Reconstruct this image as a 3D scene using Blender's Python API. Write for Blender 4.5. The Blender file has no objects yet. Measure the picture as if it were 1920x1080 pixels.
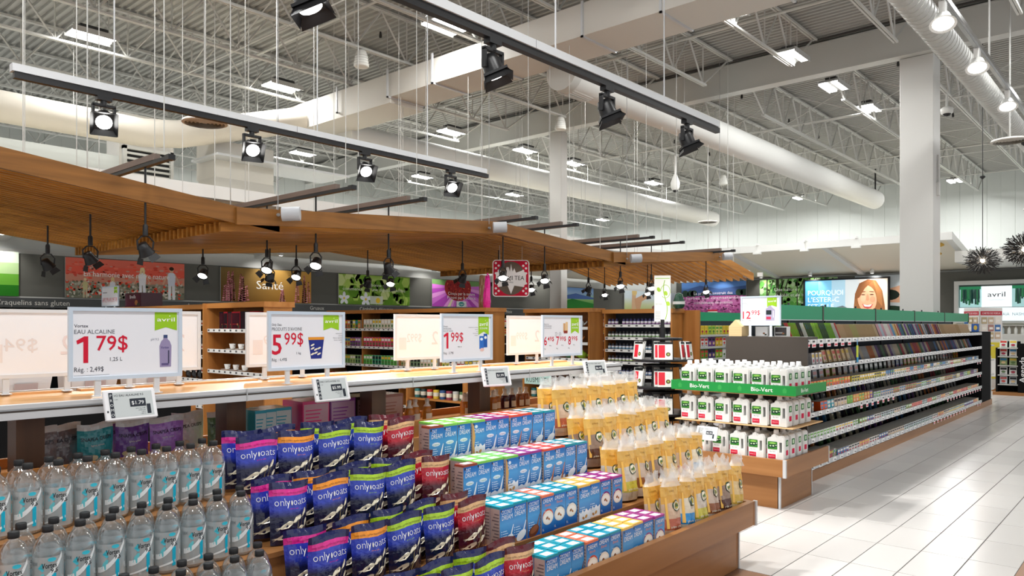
import bpy, bmesh, math, random
from mathutils import Vector, Matrix, noise
R = random.Random(7)
PI = math.pi
SC = bpy.context.scene
COL = SC.collection
# ---------------------------------------------------------------- camera, world, exposure
cam_d = bpy.data.cameras.new('camera'); cam = bpy.data.objects.new('camera', cam_d); COL.objects.link(cam)
cam.location = (0, 0, 1.65); cam.rotation_euler = (PI/2, 0, math.radians(-48.6))
cam_d.sensor_width = 36; cam_d.lens = 1415/1920*36; cam_d.shift_y = 68/1920
cam_d.clip_start = 0.05; cam_d.clip_end = 200
SC.camera = cam
w = bpy.data.worlds.new('world'); SC.world = w; w.use_nodes = True
bg = w.node_tree.nodes['Background']; bg.inputs[0].default_value = (0.97, 0.985, 1.0, 1); bg.inputs[1].default_value = 0.88
SC.view_settings.view_transform = 'Standard'; SC.view_settings.look = 'None'
SC.view_settings.exposure = 0.0; SC.view_settings.gamma = 1.0; SC.view_settings.use_curve_mapping = False
SC.cycles.max_bounces = 10; SC.cycles.transmission_bounces = 10; SC.cycles.transparent_max_bounces = 12
SC.cycles.diffuse_bounces = 3; SC.cycles.glossy_bounces = 3
SC.cycles.sample_clamp_indirect = 6; SC.cycles.caustics_refractive = False; SC.cycles.caustics_reflective = False
HB_POWER = 64; SPOT_POWER = 400; PEND_POWER = 24
# ---------------------------------------------------------------- helpers
def lin(c):
    c = c/255
    return c/12.92 if c <= .04045 else ((c+.055)/1.055)**2.4
def rgb(*c):
    if len(c) == 1: c = c[0]
    return (lin(c[0]), lin(c[1]), lin(c[2]), 1)
def mat(name, c, rough=.5, metal=0, spec=.5, emis=None, es=0, alpha=1, trans=0, ior=1.45, vc=False, bump=0, bscale=40, coat=0):
    m = bpy.data.materials.new(name); m.use_nodes = True
    nt = m.node_tree; b = nt.nodes['Principled BSDF']
    b.inputs['Base Color'].default_value = c if len(c) == 4 else rgb(c)
    b.inputs['Roughness'].default_value = rough; b.inputs['Metallic'].default_value = metal
    b.inputs['Specular IOR Level'].default_value = spec; b.inputs['Alpha'].default_value = alpha
    b.inputs['Transmission Weight'].default_value = trans; b.inputs['IOR'].default_value = ior
    b.inputs['Coat Weight'].default_value = coat
    if emis: b.inputs['Emission Color'].default_value = emis; b.inputs['Emission Strength'].default_value = es
    if vc:
        a = nt.nodes.new('ShaderNodeAttribute'); a.attribute_name = 'Col'
        nt.links.new(a.outputs['Color'], b.inputs['Base Color'])
    if bump:
        tc = nt.nodes.new('ShaderNodeTexCoord'); n = nt.nodes.new('ShaderNodeTexNoise'); bp = nt.nodes.new('ShaderNodeBump')
        n.inputs['Scale'].default_value = bscale; n.inputs['Detail'].default_value = 3
        bp.inputs['Strength'].default_value = bump; bp.inputs['Distance'].default_value = .01
        nt.links.new(tc.outputs['Object'], n.inputs['Vector']); nt.links.new(n.outputs['Fac'], bp.inputs['Height'])
        nt.links.new(bp.outputs['Normal'], b.inputs['Normal'])
    return m
def wood(name, c1, c2, axis=0, rough=.4, scale=9, stretch=.06, spec=.35):
    m = mat(name, rgb(c1), rough, spec=spec); nt = m.node_tree; b = nt.nodes['Principled BSDF']
    tc = nt.nodes.new('ShaderNodeTexCoord'); mp = nt.nodes.new('ShaderNodeMapping'); n = nt.nodes.new('ShaderNodeTexNoise')
    s = [scale]*3; s[axis] = scale*stretch; mp.inputs['Scale'].default_value = s
    n.inputs['Scale'].default_value = 1.6; n.inputs['Detail'].default_value = 6; n.inputs['Distortion'].default_value = .4
    oi = nt.nodes.new('ShaderNodeObjectInfo'); va = nt.nodes.new('ShaderNodeVectorMath'); va.operation = 'SCALE'
    cv = nt.nodes.new('ShaderNodeCombineXYZ'); cv.inputs[0].default_value = 13; cv.inputs[1].default_value = 7; cv.inputs[2].default_value = 5
    nt.links.new(cv.outputs[0], va.inputs[0]); nt.links.new(oi.outputs['Random'], va.inputs['Scale'])
    ad = nt.nodes.new('ShaderNodeVectorMath'); nt.links.new(mp.outputs[0], ad.inputs[0]); nt.links.new(va.outputs[0], ad.inputs[1])
    r = nt.nodes.new('ShaderNodeValToRGB'); r.color_ramp.elements[0].position = .3; r.color_ramp.elements[1].position = .7
    r.color_ramp.elements[0].color = rgb(c1); r.color_ramp.elements[1].color = rgb(c2)
    nt.links.new(tc.outputs['Object'], mp.inputs[0]); nt.links.new(ad.outputs[0], n.inputs['Vector'])
    nt.links.new(n.outputs['Fac'], r.inputs['Fac']); nt.links.new(r.outputs[0], b.inputs['Base Color'])
    return m
M = {}
M['paint'] = mat('painted', (1,1,1,1), .5, vc=True)
M['gloss'] = mat('glossy_print', (1,1,1,1), .22, vc=True, spec=.5)
M['foil'] = mat('crinkled_pouch_film', (1,1,1,1), .2, vc=True, spec=.7, bump=.5, bscale=26)
M['matte'] = mat('matte_print', (1,1,1,1), .75, vc=True, spec=.2)
M['steelwhite'] = mat('white_painted_steel', (200,200,195), .5)
M['deck'] = mat('white_painted_deck', (166,165,160), .6)
M['wall'] = mat('white_wall_panel', (212,216,212), .6, bump=.03, bscale=3)
M['duct'] = mat('white_duct', (210,206,198), .6)
M['fabric'] = mat('white_fabric_duct', (222,222,218), .8, bump=.15, bscale=6)
M['creamfabric'] = mat('cream_fabric_duct', (218,211,198), .8, bump=.15, bscale=6)
M['column'] = mat('white_column', (208,207,203), .55, bump=.03, bscale=4)
M['alu'] = mat('aluminium', (190,192,192), .32, .85)
M['alum'] = mat('satin_aluminium_paint', (204,206,208), .4, .15)
M['chrome'] = mat('bright_metal', (205,205,205), .18, .95)
M['black'] = mat('black_metal', (20,20,22), .38)
M['blackm'] = mat('black_laminate', (24,24,25), .85, spec=.1)
M['brown'] = mat('dark_taupe_laminate', (62,55,49), .5)
M['greyband'] = mat('grey_band', (92,92,86), .7)
M['slate'] = mat('slate_strip', (66,69,70), .6)
M['lamp'] = mat('lamp_diffuser', (255,255,255), .5, emis=(1,1,.97,1), es=9)
M['spotlens'] = mat('spot_lens', (255,255,255), .3, emis=(1,.98,.94,1), es=14)
M['halo'] = mat('bulb', (255,230,190), .3, emis=(1,.72,.42,1), es=14)
M['screen'] = mat('lit_screen', (1,1,1,1), .3, vc=True)
_nt = M['screen'].node_tree; _b = _nt.nodes['Principled BSDF']; _a = [n for n in _nt.nodes if n.type == 'ATTRIBUTE'][0]
_nt.links.new(_a.outputs['Color'], _b.inputs['Emission Color']); _b.inputs['Emission Strength'].default_value = .75
M['fasciawood'] = wood('canopy_fascia_oak', (116,76,34), (142,95,45), 0, .4)
M['slatwood'] = wood('canopy_slat_oak', (138,88,32), (188,128,54), 0, .42, 7)
M['shelfwood'] = wood('light_maple_board', (202,146,90), (222,172,118), 0, .28, 6)
M['unitwood'] = wood('honey_oak_board', (166,106,50), (190,130,70), 2, .4, 6)
M['unitwoodx'] = wood('honey_oak_rail', (166,106,50), (190,130,70), 0, .4, 6)
M['endwood'] = wood('oak_laminate', (138,92,50), (168,118,72), 0, .38, 5)
M['endwoody'] = wood('oak_laminate_cross', (138,92,50), (168,118,72), 1, .38, 5)
M['postwood'] = wood('walnut_post', (70,46,30), (90,60,40), 2, .4, 8)
M['floorwood'] = wood('brown_floor_boards', (122,88,66), (146,108,82), 0, .35, 5)
M['tile'] = mat('porcelain_tile', (214,210,204), .24, spec=.5)
_nt = M['tile'].node_tree; _b = _nt.nodes['Principled BSDF']; _oi = _nt.nodes.new('ShaderNodeObjectInfo'); _rp = _nt.nodes.new('ShaderNodeValToRGB')
_rp.color_ramp.elements[0].color = rgb(192,189,186); _rp.color_ramp.elements[1].color = rgb(204,201,198)
_nt.links.new(_oi.outputs['Random'], _rp.inputs['Fac']); _nt.links.new(_rp.outputs[0], _b.inputs['Base Color'])
M['grout'] = mat('grout', (104,100,96), .9)
M['soffit'] = mat('beige_soffit', (238,231,214), .7)
def clear_mat(name, tint, refl, milk, milkc=(235,242,244), vc=False):
    m = bpy.data.materials.new(name); m.use_nodes = True; nt = m.node_tree; nt.nodes.clear(); N = nt.nodes.new
    out = N('ShaderNodeOutputMaterial'); tr = N('ShaderNodeBsdfTransparent'); gl = N('ShaderNodeBsdfGlossy'); df = N('ShaderNodeBsdfPrincipled'); lw = N('ShaderNodeLayerWeight'); a = N('ShaderNodeMixShader'); b = N('ShaderNodeMixShader')
    tr.inputs[0].default_value = rgb(tint); gl.inputs[0].default_value = (1,1,1,1); gl.inputs[1].default_value = .06; df.inputs['Base Color'].default_value = rgb(milkc); df.inputs['Roughness'].default_value = .3
    lw.inputs[0].default_value = refl; mr = N('ShaderNodeMapRange'); mr.inputs[3].default_value = .05; mr.inputs[4].default_value = .75
    nt.links.new(lw.outputs['Facing'], mr.inputs[0]); nt.links.new(mr.outputs[0], b.inputs[0]); a.inputs[0].default_value = milk
    nt.links.new(tr.outputs[0], a.inputs[1]); nt.links.new(df.outputs[0], a.inputs[2]); nt.links.new(a.outputs[0], b.inputs[1]); nt.links.new(gl.outputs[0], b.inputs[2]); nt.links.new(b.outputs[0], out.inputs[0]); return m
M['pet'] = clear_mat('clear_water_bottle', (246,249,250), .35, .06)
M['sleeve'] = clear_mat('milky_clear_sleeve', (250,252,252), .2, .36)
M['film'] = mat('clear_plastic_film', (240,242,242), .2, alpha=.36, spec=.7, bump=.5, bscale=45)
M['jug'] = mat('translucent_white_jug', (224,224,221), .35, spec=.4)
M['amber'] = mat('amber_juice', (196,120,40), .08, trans=.5, ior=1.33)
M['cord'] = mat('steel_cable', (196,196,192), .5)
M['grayrubber'] = mat('grey_speaker', (176,178,180), .5)

class MB:
    """collects polygons (with a colour and a material slot each) and builds ONE mesh"""
    def __init__(s): s.v = []; s.f = []; s.c = []; s.mi = []; s.sm = []; s.M = Matrix(); s.slot = 0; s.smooth = False
    def poly(s, pts, col=(200,200,200)):
        n = len(s.v); s.v += [s.M @ Vector(p) for p in pts]; s.f.append(list(range(n, n+len(pts))))
        s.c.append(col); s.mi.append(s.slot); s.sm.append(s.smooth); return s
    def mesh(s, vs, fs, col=(200,200,200), smooth=None):
        n = len(s.v); s.v += [s.M @ Vector(p) for p in vs]
        for i, f in enumerate(fs):
            s.f.append([a+n for a in f]); s.c.append(col[i] if isinstance(col, list) else col); s.mi.append(s.slot); s.sm.append(s.smooth if smooth is None else smooth)
        return s
    def box(s, x0, x1, y0, y1, z0, z1, col=(200,200,200), cols=None):
        vs = [(x0,y0,z0),(x1,y0,z0),(x1,y1,z0),(x0,y1,z0),(x0,y0,z1),(x1,y0,z1),(x1,y1,z1),(x0,y1,z1)]
        fs = [(0,3,2,1),(4,5,6,7),(0,1,5,4),(1,2,6,5),(2,3,7,6),(3,0,4,7)]   # bottom top front right back left
        return s.mesh(vs, fs, cols if cols else col, False)
    def rbox(s, x0, x1, y0, y1, z0, z1, r, col=(200,200,200)):
        """box with chamfered vertical and horizontal edges"""
        vs = []; fs = []
        for z, k in ((z0, r), (z0+r, 0), (z1-r, 0), (z1, r)):
            a, b, c, d = x0+k, x1-k, y0+k, y1-k
            q = r*.7
            vs += [(a+q,c,z),(b-q,c,z),(b,c+q,z),(b,d-q,z),(b-q,d,z),(a+q,d,z),(a,d-q,z),(a,c+q,z)]
        for L in range(3):
            for i in range(8):
                j = (i+1) % 8; fs.append((L*8+i, L*8+j, L*8+8+j, L*8+8+i))
        fs.append(tuple(range(7,-1,-1))); fs.append(tuple(range(24,32)))
        return s.mesh(vs, fs, col, False)
    def tube(s, pts, r, n=8, col=(200,200,200), caps=True, rr=None):
        pts = [Vector(p) for p in pts]; vs = []; fs = []
        up = None
        for i, p in enumerate(pts):
            t = (pts[min(i+1, len(pts)-1)] - pts[max(i-1, 0)]).normalized()
            if up is None or abs(up.dot(t)) > .98: up = Vector((0,0,1)) if abs(t.z) < .95 else Vector((1,0,0))
            a = t.cross(up).normalized(); b = a.cross(t)
            q = rr[i] if rr else r
            for k in range(n):
                g = 2*PI*k/n; vs.append(p + a*(q*math.cos(g)) + b*(q*math.sin(g)))
        for i in range(len(pts)-1):
            for k in range(n):
                j = (k+1) % n; fs.append((i*n+k, (i+1)*n+k, (i+1)*n+j, i*n+j))
        s.mesh(vs, fs, col, n > 5)
        if caps:
            s.mesh(vs[:n], [tuple(range(n))], col, False); s.mesh(vs[-n:], [tuple(range(n-1,-1,-1))], col, False)
        return s
    def lathe(s, prof, n=16, col=(200,200,200), cx=0, cy=0, smooth=True, cap=True):
        vs = []; fs = []; cc = []
        for i, q in enumerate(prof):
            for k in range(n):
                g = 2*PI*k/n; vs.append((cx+q[0]*math.cos(g), cy+q[0]*math.sin(g), q[1]))
        for i in range(len(prof)-1):
            for k in range(n):
                j = (k+1) % n; fs.append((i*n+k, i*n+j, (i+1)*n+j, (i+1)*n+k)); cc.append(prof[i][2] if len(prof[i]) > 2 else col)
        s.mesh(vs, fs, cc, smooth)
        if cap:
            if prof[0][0] > 1e-5: s.mesh(vs[:n], [tuple(range(n-1,-1,-1))], cc[0], False)
            if prof[-1][0] > 1e-5: s.mesh(vs[-n:], [tuple(range(n))], cc[-1], False)
        return s
    # flat print: drawn in local (x,z) at depth y
    def rect(s, x0, x1, z0, z1, y, col): return s.poly([(x0,y,z0),(x1,y,z0),(x1,y,z1),(x0,y,z1)], col)
    def shape(s, pts, y, col): return s.poly([(a,y,b) for a, b in pts], col)
    def disc(s, cx, cz, rx, rz, y, col, n=14, rot=0):
        c, d = math.cos(rot), math.sin(rot)
        return s.poly([(cx + c*rx*math.cos(2*PI*k/n) - d*rz*math.sin(2*PI*k/n), y, cz + d*rx*math.cos(2*PI*k/n) + c*rz*math.sin(2*PI*k/n)) for k in range(n)], col)
    def ring(s, cx, cz, r, w, y, col, n=16, kz=1):
        for k in range(n):
            a, b = 2*PI*k/n, 2*PI*(k+1)/n
            s.poly([(cx+r*math.cos(a),y,cz+kz*r*math.sin(a)),(cx+r*math.cos(b),y,cz+kz*r*math.sin(b)),(cx+(r-w)*math.cos(b),y,cz+kz*(r-w)*math.sin(b)),(cx+(r-w)*math.cos(a),y,cz+kz*(r-w)*math.sin(a))], col)
        return s
    def text(s, t, x, z, h, y, col, align='L', width=None, fn=None, thin=0, sx=1, rot=0):
        """h = capital height; width = fit to that width; fn maps (x, z) to a point"""
        vs, fs, wd = glyphs(t, thin)
        k = h/.69; kx = k*sx
        if width: kx = width/max(wd, 1e-6)
        off = {'L':0, 'C':-wd*kx/2, 'R':-wd*kx}[align]
        c, d = math.cos(rot), math.sin(rot)
        out = []
        for p in vs:
            a, b = p[0]*kx+off, p[1]*k
            a, b = x + a*c - b*d, z + a*d + b*c
            out.append(fn(a, b) if fn else (a, y, b))
        return s.mesh(out, fs, col, False)
    def clip(s, x0, x1, z0, z1):
        """cut every flat print polygon to a rectangle in (x, z)"""
        nf, nc, nm, ns = [], [], [], []
        for f, c, mi, sm in zip(s.f, s.c, s.mi, s.sm):
            P = [s.v[i] for i in f]
            if all(x0 <= p.x <= x1 and z0 <= p.z <= z1 for p in P): nf.append(f); nc.append(c); nm.append(mi); ns.append(sm); continue
            for ax, lim, sg in ((0,x0,1),(0,x1,-1),(2,z0,1),(2,z1,-1)):
                Q = []
                for i in range(len(P)):
                    a, b = P[i], P[(i+1) % len(P)]; da, db = sg*(a[ax]-lim), sg*(b[ax]-lim)
                    if da >= 0: Q.append(a)
                    if da*db < 0: Q.append(a.lerp(b, da/(da-db)))
                P = Q
                if len(P) < 3: break
            if len(P) < 3: continue
            n = len(s.v); s.v += P; nf.append(list(range(n, n+len(P)))); nc.append(c if not isinstance(c[0], tuple) else c[0]); nm.append(mi); ns.append(sm)
        s.f, s.c, s.mi, s.sm = nf, nc, nm, ns; return s
    def build(s, name, m='paint', parent=None, loc=None):
        me = bpy.data.meshes.new(name); me.from_pydata([tuple(v) for v in s.v], [], s.f)
        for x in (m if isinstance(m, (list, tuple)) else [m]): me.materials.append(M[x] if isinstance(x, str) else x)
        me.polygons.foreach_set('material_index', s.mi); me.polygons.foreach_set('use_smooth', s.sm)
        at_ = me.color_attributes.new('Col', 'FLOAT_COLOR', 'CORNER'); cache = {}; buf = []
        for f, c in zip(s.f, s.c):
            if isinstance(c, tuple) and isinstance(c[0], tuple):     # one colour per corner
                for q in c: buf += rgb(q)
            else:
                k = cache.get(c)
                if k is None: k = cache[c] = rgb(c)
                buf += k*len(f)
        at_.data.foreach_set('color', buf)
        me.update()
        o = bpy.data.objects.new(name, me); COL.objects.link(o)
        if parent: o.parent = parent
        if loc: o.location = loc
        return o
_gl = {}
def glyphs(t, thin=0):
    if (t, thin) in _gl: return _gl[(t, thin)]
    cu = bpy.data.curves.new('glyphs', 'FONT'); cu.body = t; cu.size = 1; cu.resolution_u = 2; cu.fill_mode = 'FRONT'; cu.offset = thin
    o = bpy.data.objects.new('glyphs', cu)
    me = o.to_mesh(); vs = [tuple(v.co) for v in me.vertices]; fs = [tuple(p.vertices) for p in me.polygons]
    x0 = min((v[0] for v in vs), default=0); x1 = max((v[0] for v in vs), default=0)
    vs = [(v[0]-x0, v[1], 0) for v in vs]
    o.to_mesh_clear(); bpy.data.objects.remove(o); bpy.data.curves.remove(cu)
    _gl[(t, thin)] = (vs, fs, x1-x0); return _gl[(t, thin)]
def tag(o, label=None, cat=None, group=None, kind=None):
    if label: o['label'] = label
    if cat: o['category'] = cat
    if group: o['group'] = group
    if kind: o['kind'] = kind
    return o
def thing(name, label, cat, loc=(0,0,0), rz=0, group=None):
    o = bpy.data.objects.new(name, None); COL.objects.link(o); o.location = loc; o.rotation_euler = (0,0,rz); o.empty_display_size = .1
    return tag(o, label, cat, group)
KIDS = {}
def kids(o):
    return list(o.children)
def copy_tree(o, loc=None, rz=None, label=None, group=None, parent=None, ch=None):
    c = o.copy(); COL.objects.link(c)
    if parent: c.parent = parent
    if loc is not None: c.location = loc
    if rz is not None: c.rotation_euler = (0,0,rz) if not isinstance(rz, tuple) else rz
    if label: c['label'] = label
    if group: c['group'] = group
    for k in (o.children if ch is None else ch): copy_tree(k, parent=c)
    return c
_ones = 'zeroth first second third fourth fifth sixth seventh eighth ninth tenth eleventh twelfth thirteenth fourteenth fifteenth sixteenth seventeenth eighteenth nineteenth'.split()
_tens = ',,twenty,thirty,forty,fifty,sixty,seventy,eighty,ninety'.split(',')
_tth = ',,twentieth,thirtieth,fortieth,fiftieth,sixtieth,seventieth,eightieth,ninetieth'.split(',')
def nth(n):
    if n >= 100: return 'hundredth' if n == 100 else 'hundred-and-' + nth(n-100)
    if n < 20: return _ones[n]
    return _tth[n//10] if n % 10 == 0 else _tens[n//10] + '-' + _ones[n % 10]
def struct(o): o['kind'] = 'structure'; return o
def area(name, loc, sx, sy, power, col=(1,1,.985), parent=None, rot=(0,0,0)):
    l = bpy.data.lights.new(name, 'AREA'); l.shape = 'RECTANGLE'; l.size = sx; l.size_y = sy; l.energy = power; l.color = col
    o = bpy.data.objects.new(name, l); COL.objects.link(o); o.location = loc; o.rotation_euler = rot
    if parent: o.parent = parent
    return o
def spot(name, loc, target, power, angle=60, col=(1,.975,.94), rad=.05, blend=.6, parent=None):
    l = bpy.data.lights.new(name, 'SPOT'); l.energy = power; l.spot_size = math.radians(angle); l.spot_blend = blend; l.shadow_soft_size = rad; l.color = col
    o = bpy.data.objects.new(name, l); COL.objects.link(o); o.location = loc
    o.rotation_euler = (Vector(target)-Vector(loc)).to_track_quat('-Z', 'Y').to_euler()
    if parent: o.parent = parent
    return o
# ---------------------------------------------------------------- setting: floor, walls, roof
XW, YW = 31.0, 17.5        # retail partitions
XB, YB = 37.0, 26.3        # building walls
b = MB(); b.box(-6, XB, -5, YB, -.06, -.012); floor = struct(b.build('floor', 'tile'))
b = MB(); b.box(-3, 4.84, -3, 2.6, -.012, -.002); b.box(4.84, 22, -3, .8, -.012, -.002); b.build('wood_border', 'floorwood', floor)
b = MB(); b.box(4.84, 22.6, .8, 4.4, -.012, -.004); b.build('grout_bed', 'grout', floor)
tb = MB(); tb.mesh([(.0035,.0035,-.004),(.6235,.0035,-.004),(.6235,.2965,-.004),(.0035,.2965,-.004),(.0035,.0035,-.0008),(.6235,.0035,-.0008),(.6235,.2965,-.0008),(.0035,.2965,-.0008),(.0055,.0055,0),(.6215,.0055,0),(.6215,.2945,0),(.0055,.2945,0)],
   [(0,1,5,4),(1,2,6,5),(2,3,7,6),(3,0,4,7),(4,5,9,8),(5,6,10,9),(6,7,11,10),(7,4,8,11),(8,9,10,11)])
tile0 = tb.build('tile', 'tile', floor)
first = True
for i in range(28):
    for j in range(12):
        x, y = 4.84 + .627*i, .8 + .3*j
        if j > 8 and i > 4 : continue
        o = tile0 if first else tile0.copy()
        if not first: COL.objects.link(o)
        first = False; o.location = (x, y, 0)
def panel_wall(name, along, fixed, a0, a1, z0, z1, wd):
    b = MB()
    if along == 'x': b.box(a0, a1, fixed+.05, fixed+.15, 0, z1)
    else: b.box(fixed+.05, fixed+.15, a0, a1, 0, z1)
    wl = struct(b.build(name, 'wall'))
    p = MB(); g = .012
    if along == 'x': pts = [(0,-.035),(g,-.05),(wd*.48,-.05),(wd*.5,-.042),(wd*.52,-.05),(wd-g,-.05),(wd,-.035)]; 
    else: pts = [(-.035,0),(-.05,g),(-.05,wd*.48),(-.042,wd*.5),(-.05,wd*.52),(-.05,wd-g),(-.035,wd)]
    vs = [(x,y,z) for z in (z0, z1) for x, y in pts]; n = len(pts)
    p.mesh(vs, [(i,i+1,n+i+1,n+i) if along == 'x' else (i+1,i,n+i,n+i+1) for i in range(n-1)])
    o = p.build('panel', 'wall', wl); k = a0; f = True
    while k < a1-.01:
        q = o if f else o.copy()
        if not f: COL.objects.link(q)
        f = False; q.location = (k, fixed+.05, 0) if along == 'x' else (fixed+.05, k, 0); k += wd
    return wl
panel_wall('wall_back', 'x', YB, -6, XB+.2, 0, 8.1, .93)
panel_wall('wall_right', 'y', XB, -5, YB, 0, 8.1, 1.0)
b = MB(); b.box(-6, 7.05, YW, YW+.2, 0, 5.36, (206,210,207)); b.box(7.05, XW+.2, YW, YW+.2, 0, 3.9, (216,218,214)); struct(b.build('wall_inner_back', 'paint'))
b = MB(); b.box(XW, XW+.2, 1, YW, 0, 4.0, (216,218,214)); struct(b.build('wall_inner_right', 'paint'))
b = MB(); b.box(-6, XW, YW-.02, YW+.03, 3.05, 3.16, (214,214,210)); tag(b.build('trim_1', 'paint'), kind='structure')
# corrugated steel roof deck, ribs along Y
b = MB(); pit = .16; z0 = 8.06; vs = []; fs = []
n = int((XB+6)/pit)
for i in range(n):
    x = -6 + i*pit
    vs += [(x,z0),(x+.065,z0),(x+.085,z0+.045),(x+.14,z0+.045)]
vs.append((XB,z0)); k = len(vs)
allv = [(x,-5,z) for x, z in vs] + [(x,YB+.1,z) for x, z in vs]
b.mesh(allv, [(i,k+i,k+i+1,i+1) for i in range(k-1)])
ceil = struct(b.build('ceiling', 'deck'))
b = MB(); b.box(-6, XB+.2, -5, YB+.2, 8.16, 8.24); b.build('roof_board', 'deck', ceil)
# girder and columns
GX = 17.4
b = MB(); b.box(GX-.16, GX+.16, -5, YB, 7.27, 7.31); b.box(GX-.16, GX+.16, -5, YB, 7.92, 7.96); b.box(GX-.02, GX+.02, -5, YB, 7.31, 7.92)
b.box(GX-.15, GX-.02, -5, YB, 7.31, 7.92)
girder = struct(b.build('roof_girder', 'steelwhite'))
def column(x, y, sx, sy, top):
    b = MB(); b.rbox(x-sx/2, x+sx/2, y-sy/2, y+sy/2, 0, top, .012); c = struct(b.build('column', 'column'))
    b = MB(); b.box(x-sx/2-.02, x+sx/2+.02, y-sy/2-.02, y+sy/2+.02, 0, .1, (90,88,84)); b.build('column_base', 'paint', c)
    return c
c1 = column(17.75, 4.1, .6, .64, 7.27)
b = MB(); b.box(17.45, 17.5, 3.9, 4.3, 7.27, 7.92); b.build('bearing_plate', 'steelwhite', c1)
b = MB(); b.box(17.7, 17.82, 3.73, 3.78, 4.35, 4.62, (215,214,210)); b.tube([(17.76,3.75,4.6),(17.76,3.75,5.2)], .02, 6, (215,214,210)); b.build('conduit_box', 'paint', c1)
column(17.55, 13.65, .3, .42, 7.27)
# open web joists along X
def joist(y, x0, x1, name='joist'):
    zt, zb = 7.98, 7.09
    b = MB(); b.box(x0, x1, y-.05, y-.008, zt, zt+.045); b.box(x0, x1, y+.008, y+.05, zt, zt+.045); b.box(x0, x1, y-.008, y+.008, zt+.03, zt+.06)
    o = b.build(name, 'steelwhite', ceil)
    b = MB(); c0, c1 = x0+1.5, x1-1.5
    b.box(c0-.1, c1+.1, y-.045, y-.008, zb-.02, zb+.02); b.box(c0-.1, c1+.1, y+.008, y+.045, zb-.02, zb+.02); b.build('bottom_chord', 'steelwhite', o)
    b = MB(); nn = max(4, round((c1-c0)/1.3)); p = (c1-c0)/nn
    for k in range(nn+1):
        x = c0+k*p
        b.tube([(x,y,zb),(x-p/2 if k else x0+.2,y,zt)], .023, 4); b.tube([(x,y,zb),(x+p/2 if k < nn else x1-.2,y,zt)], .023, 4)
        b.tube([(x,y,zb),(x,y,zt)], .018, 4)
    b.build('web', 'steelwhite', o)
JY = [.07, 2.07, 4.07, 6.07, 8.07, 10.07, 12.07, 14.07, 16.07, 18.07, 20.07, 22.07, 24.07, 26.0]
for y in JY: joist(y, -5.8, GX-.2); joist(y, GX+.2, XB-.05)
# bridging rods across the joists
b = MB()
for x in (-1.2, 3.2, 7.6, 12.0, 20.5, 24, 27.5, 31.5):
    for j in range(len(JY)-1):
        b.tube([(x,JY[j],7.95),(x,JY[j+1],7.12)], .014, 4); b.tube([(x,JY[j],7.12),(x,JY[j+1],7.95)], .014, 4)
    b.tube([(x,JY[0],7.07),(x,JY[-1],7.07)], .016, 4)
b.build('bridging', 'steelwhite', ceil)
b = MB()   # sprinkler pipes and loose cabling near the deck
for x, z in ((9.0,7.75),(14.2,7.6),(22.6,7.6),(29.0,7.6)): b.tube([(x,-4,z),(x,26,z)], .03, 6, (206,206,200))
b.tube([(GX-.25,-3,8.0),(GX-.25,5,8.0),(GX-.25,9,7.98),(GX-.25,13,8.0),(GX-.25,17,8.0)], .03, 5, (70,68,66))
b.build('sprinkler_pipe', 'paint', ceil)
b = MB()
for i, x in enumerate((4.5,7.5,10.5,13.5,20,23,26)):
    for y in (5.1,9.1,13.1): b.lathe([(.0,7.93),(.03,7.93),(.035,7.97),(.02,8.06)], 6, (40,40,40), x + (i % 2)*.4, y)
b.build('sprinkler_head', 'paint', ceil)
# ---------------------------------------------------------------- ducts
dk = thing('rectangular_duct', 'long white rectangular sheet metal duct crossing under the roof trusses', 'duct', (10.3,0,6.5))
b = MB(); b.box(0, 1.0, 1.0, 9.7, 0, .55); b.box(.05, 1.0, 9.7, 12.6, 0, .5); b.box(.05, 1.0, 12.6, 16.9, -.12, .5); b.build('duct_body', 'duct', dk)
for y in (2.6, 4.3, 6.0, 7.5, 9.7, 11.2, 12.6, 14.4):
    b = MB(); b.box(-.03, 1.03, y-.02, y+.02, -.03, .0); b.box(-.03, 0, y-.02, y+.02, -.03, .58); b.box(1.0, 1.03, y-.02, y+.02, -.03, .58); b.build('flange', 'alum', dk)
for y in (2.6, 6.0, 9.7, 12.6):
    for s in (-.015,1.015): b = MB(); b.tube([(s,y,.5),(s,y,1.57)], .01, 4); b.build('hanger_rod', 'cord', dk)
def fabric_duct(name, label, pts, r, rings=0, m='fabric', grp=None):
    t = thing(name, label, 'duct', pts[0]); o0 = Vector(pts[0]); P = [Vector(p)-o0 for p in pts]
    b = MB(); b.tube(P, r, 24); b.build('duct_skin', m, t)
    for i in range(len(P)-1):
        L = (P[i+1]-P[i]).length; k = int(L/2.4) if not rings else int(L/rings)
        d = (P[i+1]-P[i]).normalized()
        for j in range(k):
            c = P[i] + d*(L*(j+.5)/k); b = MB()
            if rings: b.tube([c-d*.012, c+d*.012], r+.008, 20)
            else: b.tube([(c.x,c.y,c.z+r),(c.x,c.y,7.98-o0.z)], .008, 4)
            b.build('rib' if rings else 'suspension_cable', 'cord' if not rings else m, t)
    return t
f1 = fabric_duct('round_duct', 'white round fabric duct running from the rectangular duct to the far wall', [(11.3,8.68,6.4),(12.0,8.7,6.4),(20,8.7,6.42),(30.9,8.7,6.42)], .35)
b = MB(); b.tube([(-.06,0,0),(.16,0,0)], .355, 24); b.build('collar', 'steelwhite', f1)
b = MB(); b.lathe([(0,0),(.2,.03),(.352,.12)], 24, cap=False); o = b.build('end_cap', 'fabric', f1); o.location = (19.72,.02,.02); o.rotation_euler = (0,-PI/2,0)
b = MB(); b.tube([(19.6,0,.36),(19.6,0,1.2)], .03, 6, (40,40,40)); b.build('end_hanger', 'paint', f1)
b = MB()
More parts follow.
